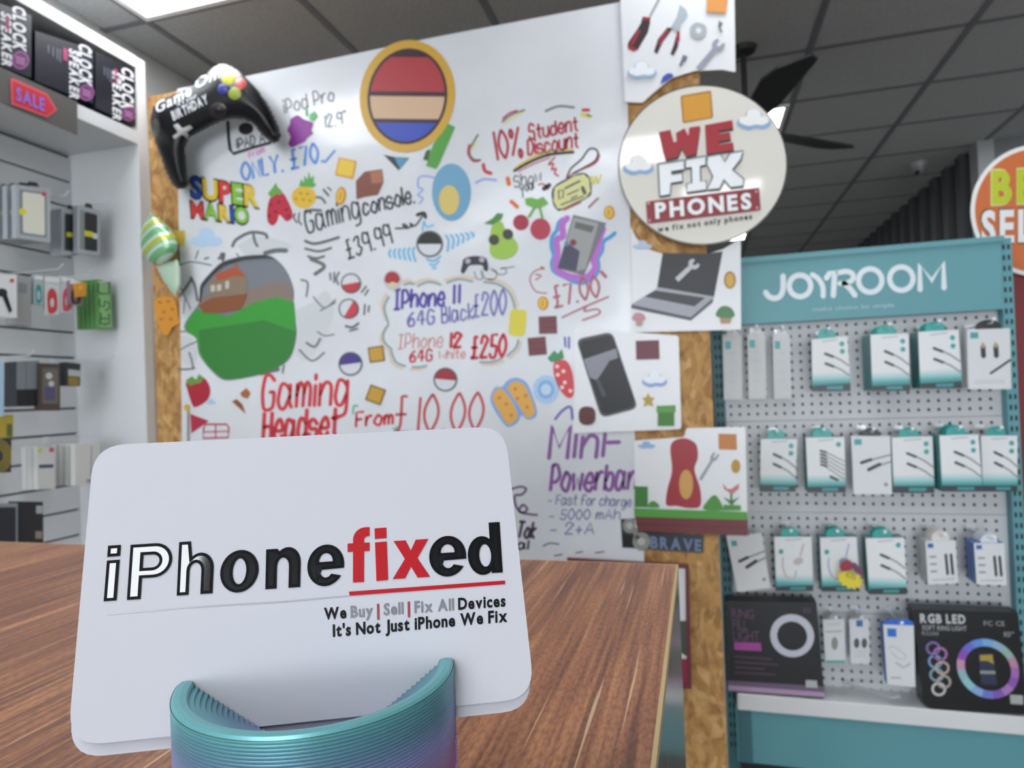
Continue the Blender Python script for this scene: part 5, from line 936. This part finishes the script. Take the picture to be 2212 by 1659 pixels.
q = Q("168,443.5 215,456 215,552 168,546"); casebox('pack with a black phone case nearest the end panel', q, -1.93, (.32, .1, .9, .92), '26282e', [('yellow_tag', 'd0c82c', sub(q, .32, .5, .7, .62)), ('white_tag', 'd4d6d8', sub(q, .7, .52, .9, .64))], .02)
q = Q("-6,592 36,594 37,687 -6,685"); lthing('earphone_pack', 'white pack with a large black earpiece picture', q, -1.90, .03, 'dadbdc', 'box', None, [('earbud', '17181c', ell(4, 632, 12, 9)), ('earbud_stem', '17181c', A2("20,1110 60,1090 105,1230 80,1250")), ('red_dot', 'c8425c', ell(26, 606, 4.5))])
q = Q("38,594 66,598 68,706 38,700"); lthing('accessory_box', 'grey box beside the white earpiece pack', q, -1.93, .05, '9c9c9c', 'box', None, [('label_patch', '7c8288', sub(q, .1, .15, .7, .35))])
for lab, q, c, pc in (('clear bag with a teal cable', "74,594 94,596 93,660 74,656", 'aeb9bc', '2f8f92'), ('clear bag with a red cable left', "95,596 130,600 128,680 98,680", 'c9cdd0', 'c23f44'), ('clear bag with a red cable right', "131,596 162,602 158,676 130,674", 'c4c4cc', 'c4505a'), ('small bag with a dark plug', "150,605 180,610 178,660 148,656", '8a7480', '35282c')):
    q = Q(q); lthing('cable_bag', lab, q, -1.93 if 'dark' not in lab else -1.92, .012, c, 'bag', 'clear cable bags', [('cable', pc, catmull(qs(q, [(.2, .45), (.5, .3), (.8, .45), (.85, .85), (.5, .97), (.2, .9), (.2, .45)]))[:-1]), ('inner_gap', c, ell(*lerpq(q, .5, .68), 4, 10)), ('header_card', 'dfe2e4', sub(q, .05, 0, .95, .14))])
q = Q("162,612 187,610 186,640 166,642"); lthing('cable_bag', 'small orange packet in front of the cable bags', q, -1.91, .012, 'd3952c', 'bag', 'clear cable bags', [('highlight', 'e2b45c', sub(q, .3, .2, .6, .5))])
q = Q("210,603 238,609 244,709 213,709"); g1 = lthing('green_box', 'front green box with dark squiggle print', q, -1.93, .016, '5f9a54', 'box', 'stack of green boxes', [('pale_panel', '86b878', sub(q, .1, .03, .95, .98))])
for t in ("840,990 835,1060 860,1085 930,1085 935,990 900,975", "850,1130 850,1190 890,1195 895,1150 930,1160 935,1215 900,1225", "860,1250 860,1340 890,1345 930,1340 935,1300 870,1295", "930,1255 935,1290"): MB().stroke(A2(t), 3, PX(-1.93), .0012).build('squiggle_print', mat('2c4a2c', .5), g1)
for k, l in ((1, 'second green box in the stack'), (2, 'third green box in the stack'), (3, 'fourth green box in the stack'), (4, 'rearmost green box in the stack')): dup(g1, (-.019*k, 0, 0), l)
q = Q("-8,782 8,780 8,899 -8,900"); lthing('accessory_box', 'pale blue pack at the left picture edge', q, -1.9, .02, 'a9c4dc', 'box')
q = Q("9,778 34,778 34,826 9,828"); lthing('accessory_box', 'small white pack with a black picture above the dark boxes', q, -2.05, .02, 'd6d8d9', 'box', None, [('picture', '24262a', ell(15, 795, 5, 9))])
for lab, q in (('dark box with grey top left of the bronze case', "36,781 56,780 56,878 36,878"), ('second dark box with grey top beside the bronze case', "57,780 85,779 85,877 57,878")):
    q = Q(q); lthing('accessory_box', lab, q, -1.96, .05, '30343a', 'box', None, [('grey_top', '7f868c', sub(q, 0, 0, 1, .62)), ('dark_edge', '15171c', sub(q, .05, .64, .95, .98))])
q = Q("85,784 130,786 130,887 85,887"); lthing('phone_case_pack', 'bronze framed phone case pack with violet lower half', q, -1.95, .02, '4d443e', 'box', st_c, [('panel', '6e6862', sub(q, .15, .1, .9, .85)), ('violet_half', '565076', sub(q, .25, .5, .75, .78)), ('lens', 'c9cdd2', ell(106, 812, 7)), ('lens_lower', 'c9cdd2', ell(111, 829, 6))])
q = Q("143,782 174,786 173,834 143,833"); lthing('accessory_box', 'small black and gold hanging box near the end panel', q, -1.95, .03, '2f3034', 'box', None, [('grey_band', 'b4b6b8', sub(q, .15, .3, .98, .58)), ('gold_band', '8f7a34', sub(q, .15, .62, .9, .98))])
q = Q("-6,897 29,896 28,945 -6,945"); lthing('accessory_box', 'yellow pack at the left picture edge', q, -1.92, .02, 'b5a234', 'box', None, [('green_patch', '5a6a30', sub(q, .6, .4, .95, .95))])
q = Q("-6,948 25,948 24,1020 -6,1022"); yc = lthing('cable_pack', 'black pack with a coiled yellow cable', q, -1.92, .015, '3a3634', 'box')
for r_ in (12, 17, 22, 27): MB().ring(ell(-4, 985, r_+2, r_*1.25+2), ell(-4, 985, r_, r_*1.25), PX(-1.92), .001).build('yellow_coil', mat('b8a83a', .4), yc)
q = Q("81,965 118,964 119,1056 82,1058"); w1 = lthing('accessory_box', 'slim white box with dark blue bar in the lower row', q, -1.93, .02, 'd0d0cd', 'box', 'white hanging boxes', [('blue_bar', '42486a', sub(q, .08, .42, .92, .5)), ('yellow_mark', 'c9cc5a', sub(q, .02, .03, .25, .14)), ('red_mark', 'c0506a', sub(q, .7, .03, .95, .13))])
for k, l in ((1, 'second slim white box behind the blue barred one'), (2, 'third slim white box behind the blue barred one')): dup(w1, (-.022*k, 0, 0), l)
q = Q("162,960 215,955 212,1048 162,1049"); w2 = lthing('accessory_box', 'wide white box in the lower row beside the card corner', q, -1.92, .02, 'd4d4d1', 'box', 'white hanging boxes', [('grey_line', '8a8c9a', sub(q, .66, .08, .7, .8)), ('grey_mark', '9a9cac', sub(q, .5, .85, .8, .94))])
for k, l in ((1, 'second wide white box in its stack'), (2, 'third wide white box in its stack'), (3, 'rearmost wide white box in its stack')): dup(w2, (-.024*k, 0, 0), l)
q = Q("-8,1088 38,1087 38,1190 -8,1190"); lthing('phone_case_pack', 'dark clear fronted pack at the bottom left above the counter', q, -1.90, .03, '8f949a', 'box', st_c, [('dark_case', '25272f', sub(q, .05, .08, .92, 1))])
q = Q("40,1083 93,1084 94,1190 40,1190"); lthing('phone_case_pack', 'black case pack with a pale corner print above the counter', q, -1.92, .04, '26252a', 'box', st_c, [('pale_print', 'b4b4b4', sub(q, .72, .08, .98, .24)), ('tan_print', 'a08a80', sub(q, .68, .6, .95, .75))])
for lab, tp in (('hook over the cream phone case pack', (150, 411)), ('hook over the black phone case packs', (235, 428)), ('hook over the grey boxes', (137, 570)), ('hook over the cable bags', (199, 584)), ('hook over the green boxes', (248, 597)), ('hook left over the dark boxes', (75, 757)), ('hook over the black and gold box', (248, 766)), ('hook over the wide white boxes', (236, 940))): lhook(lab, tp)
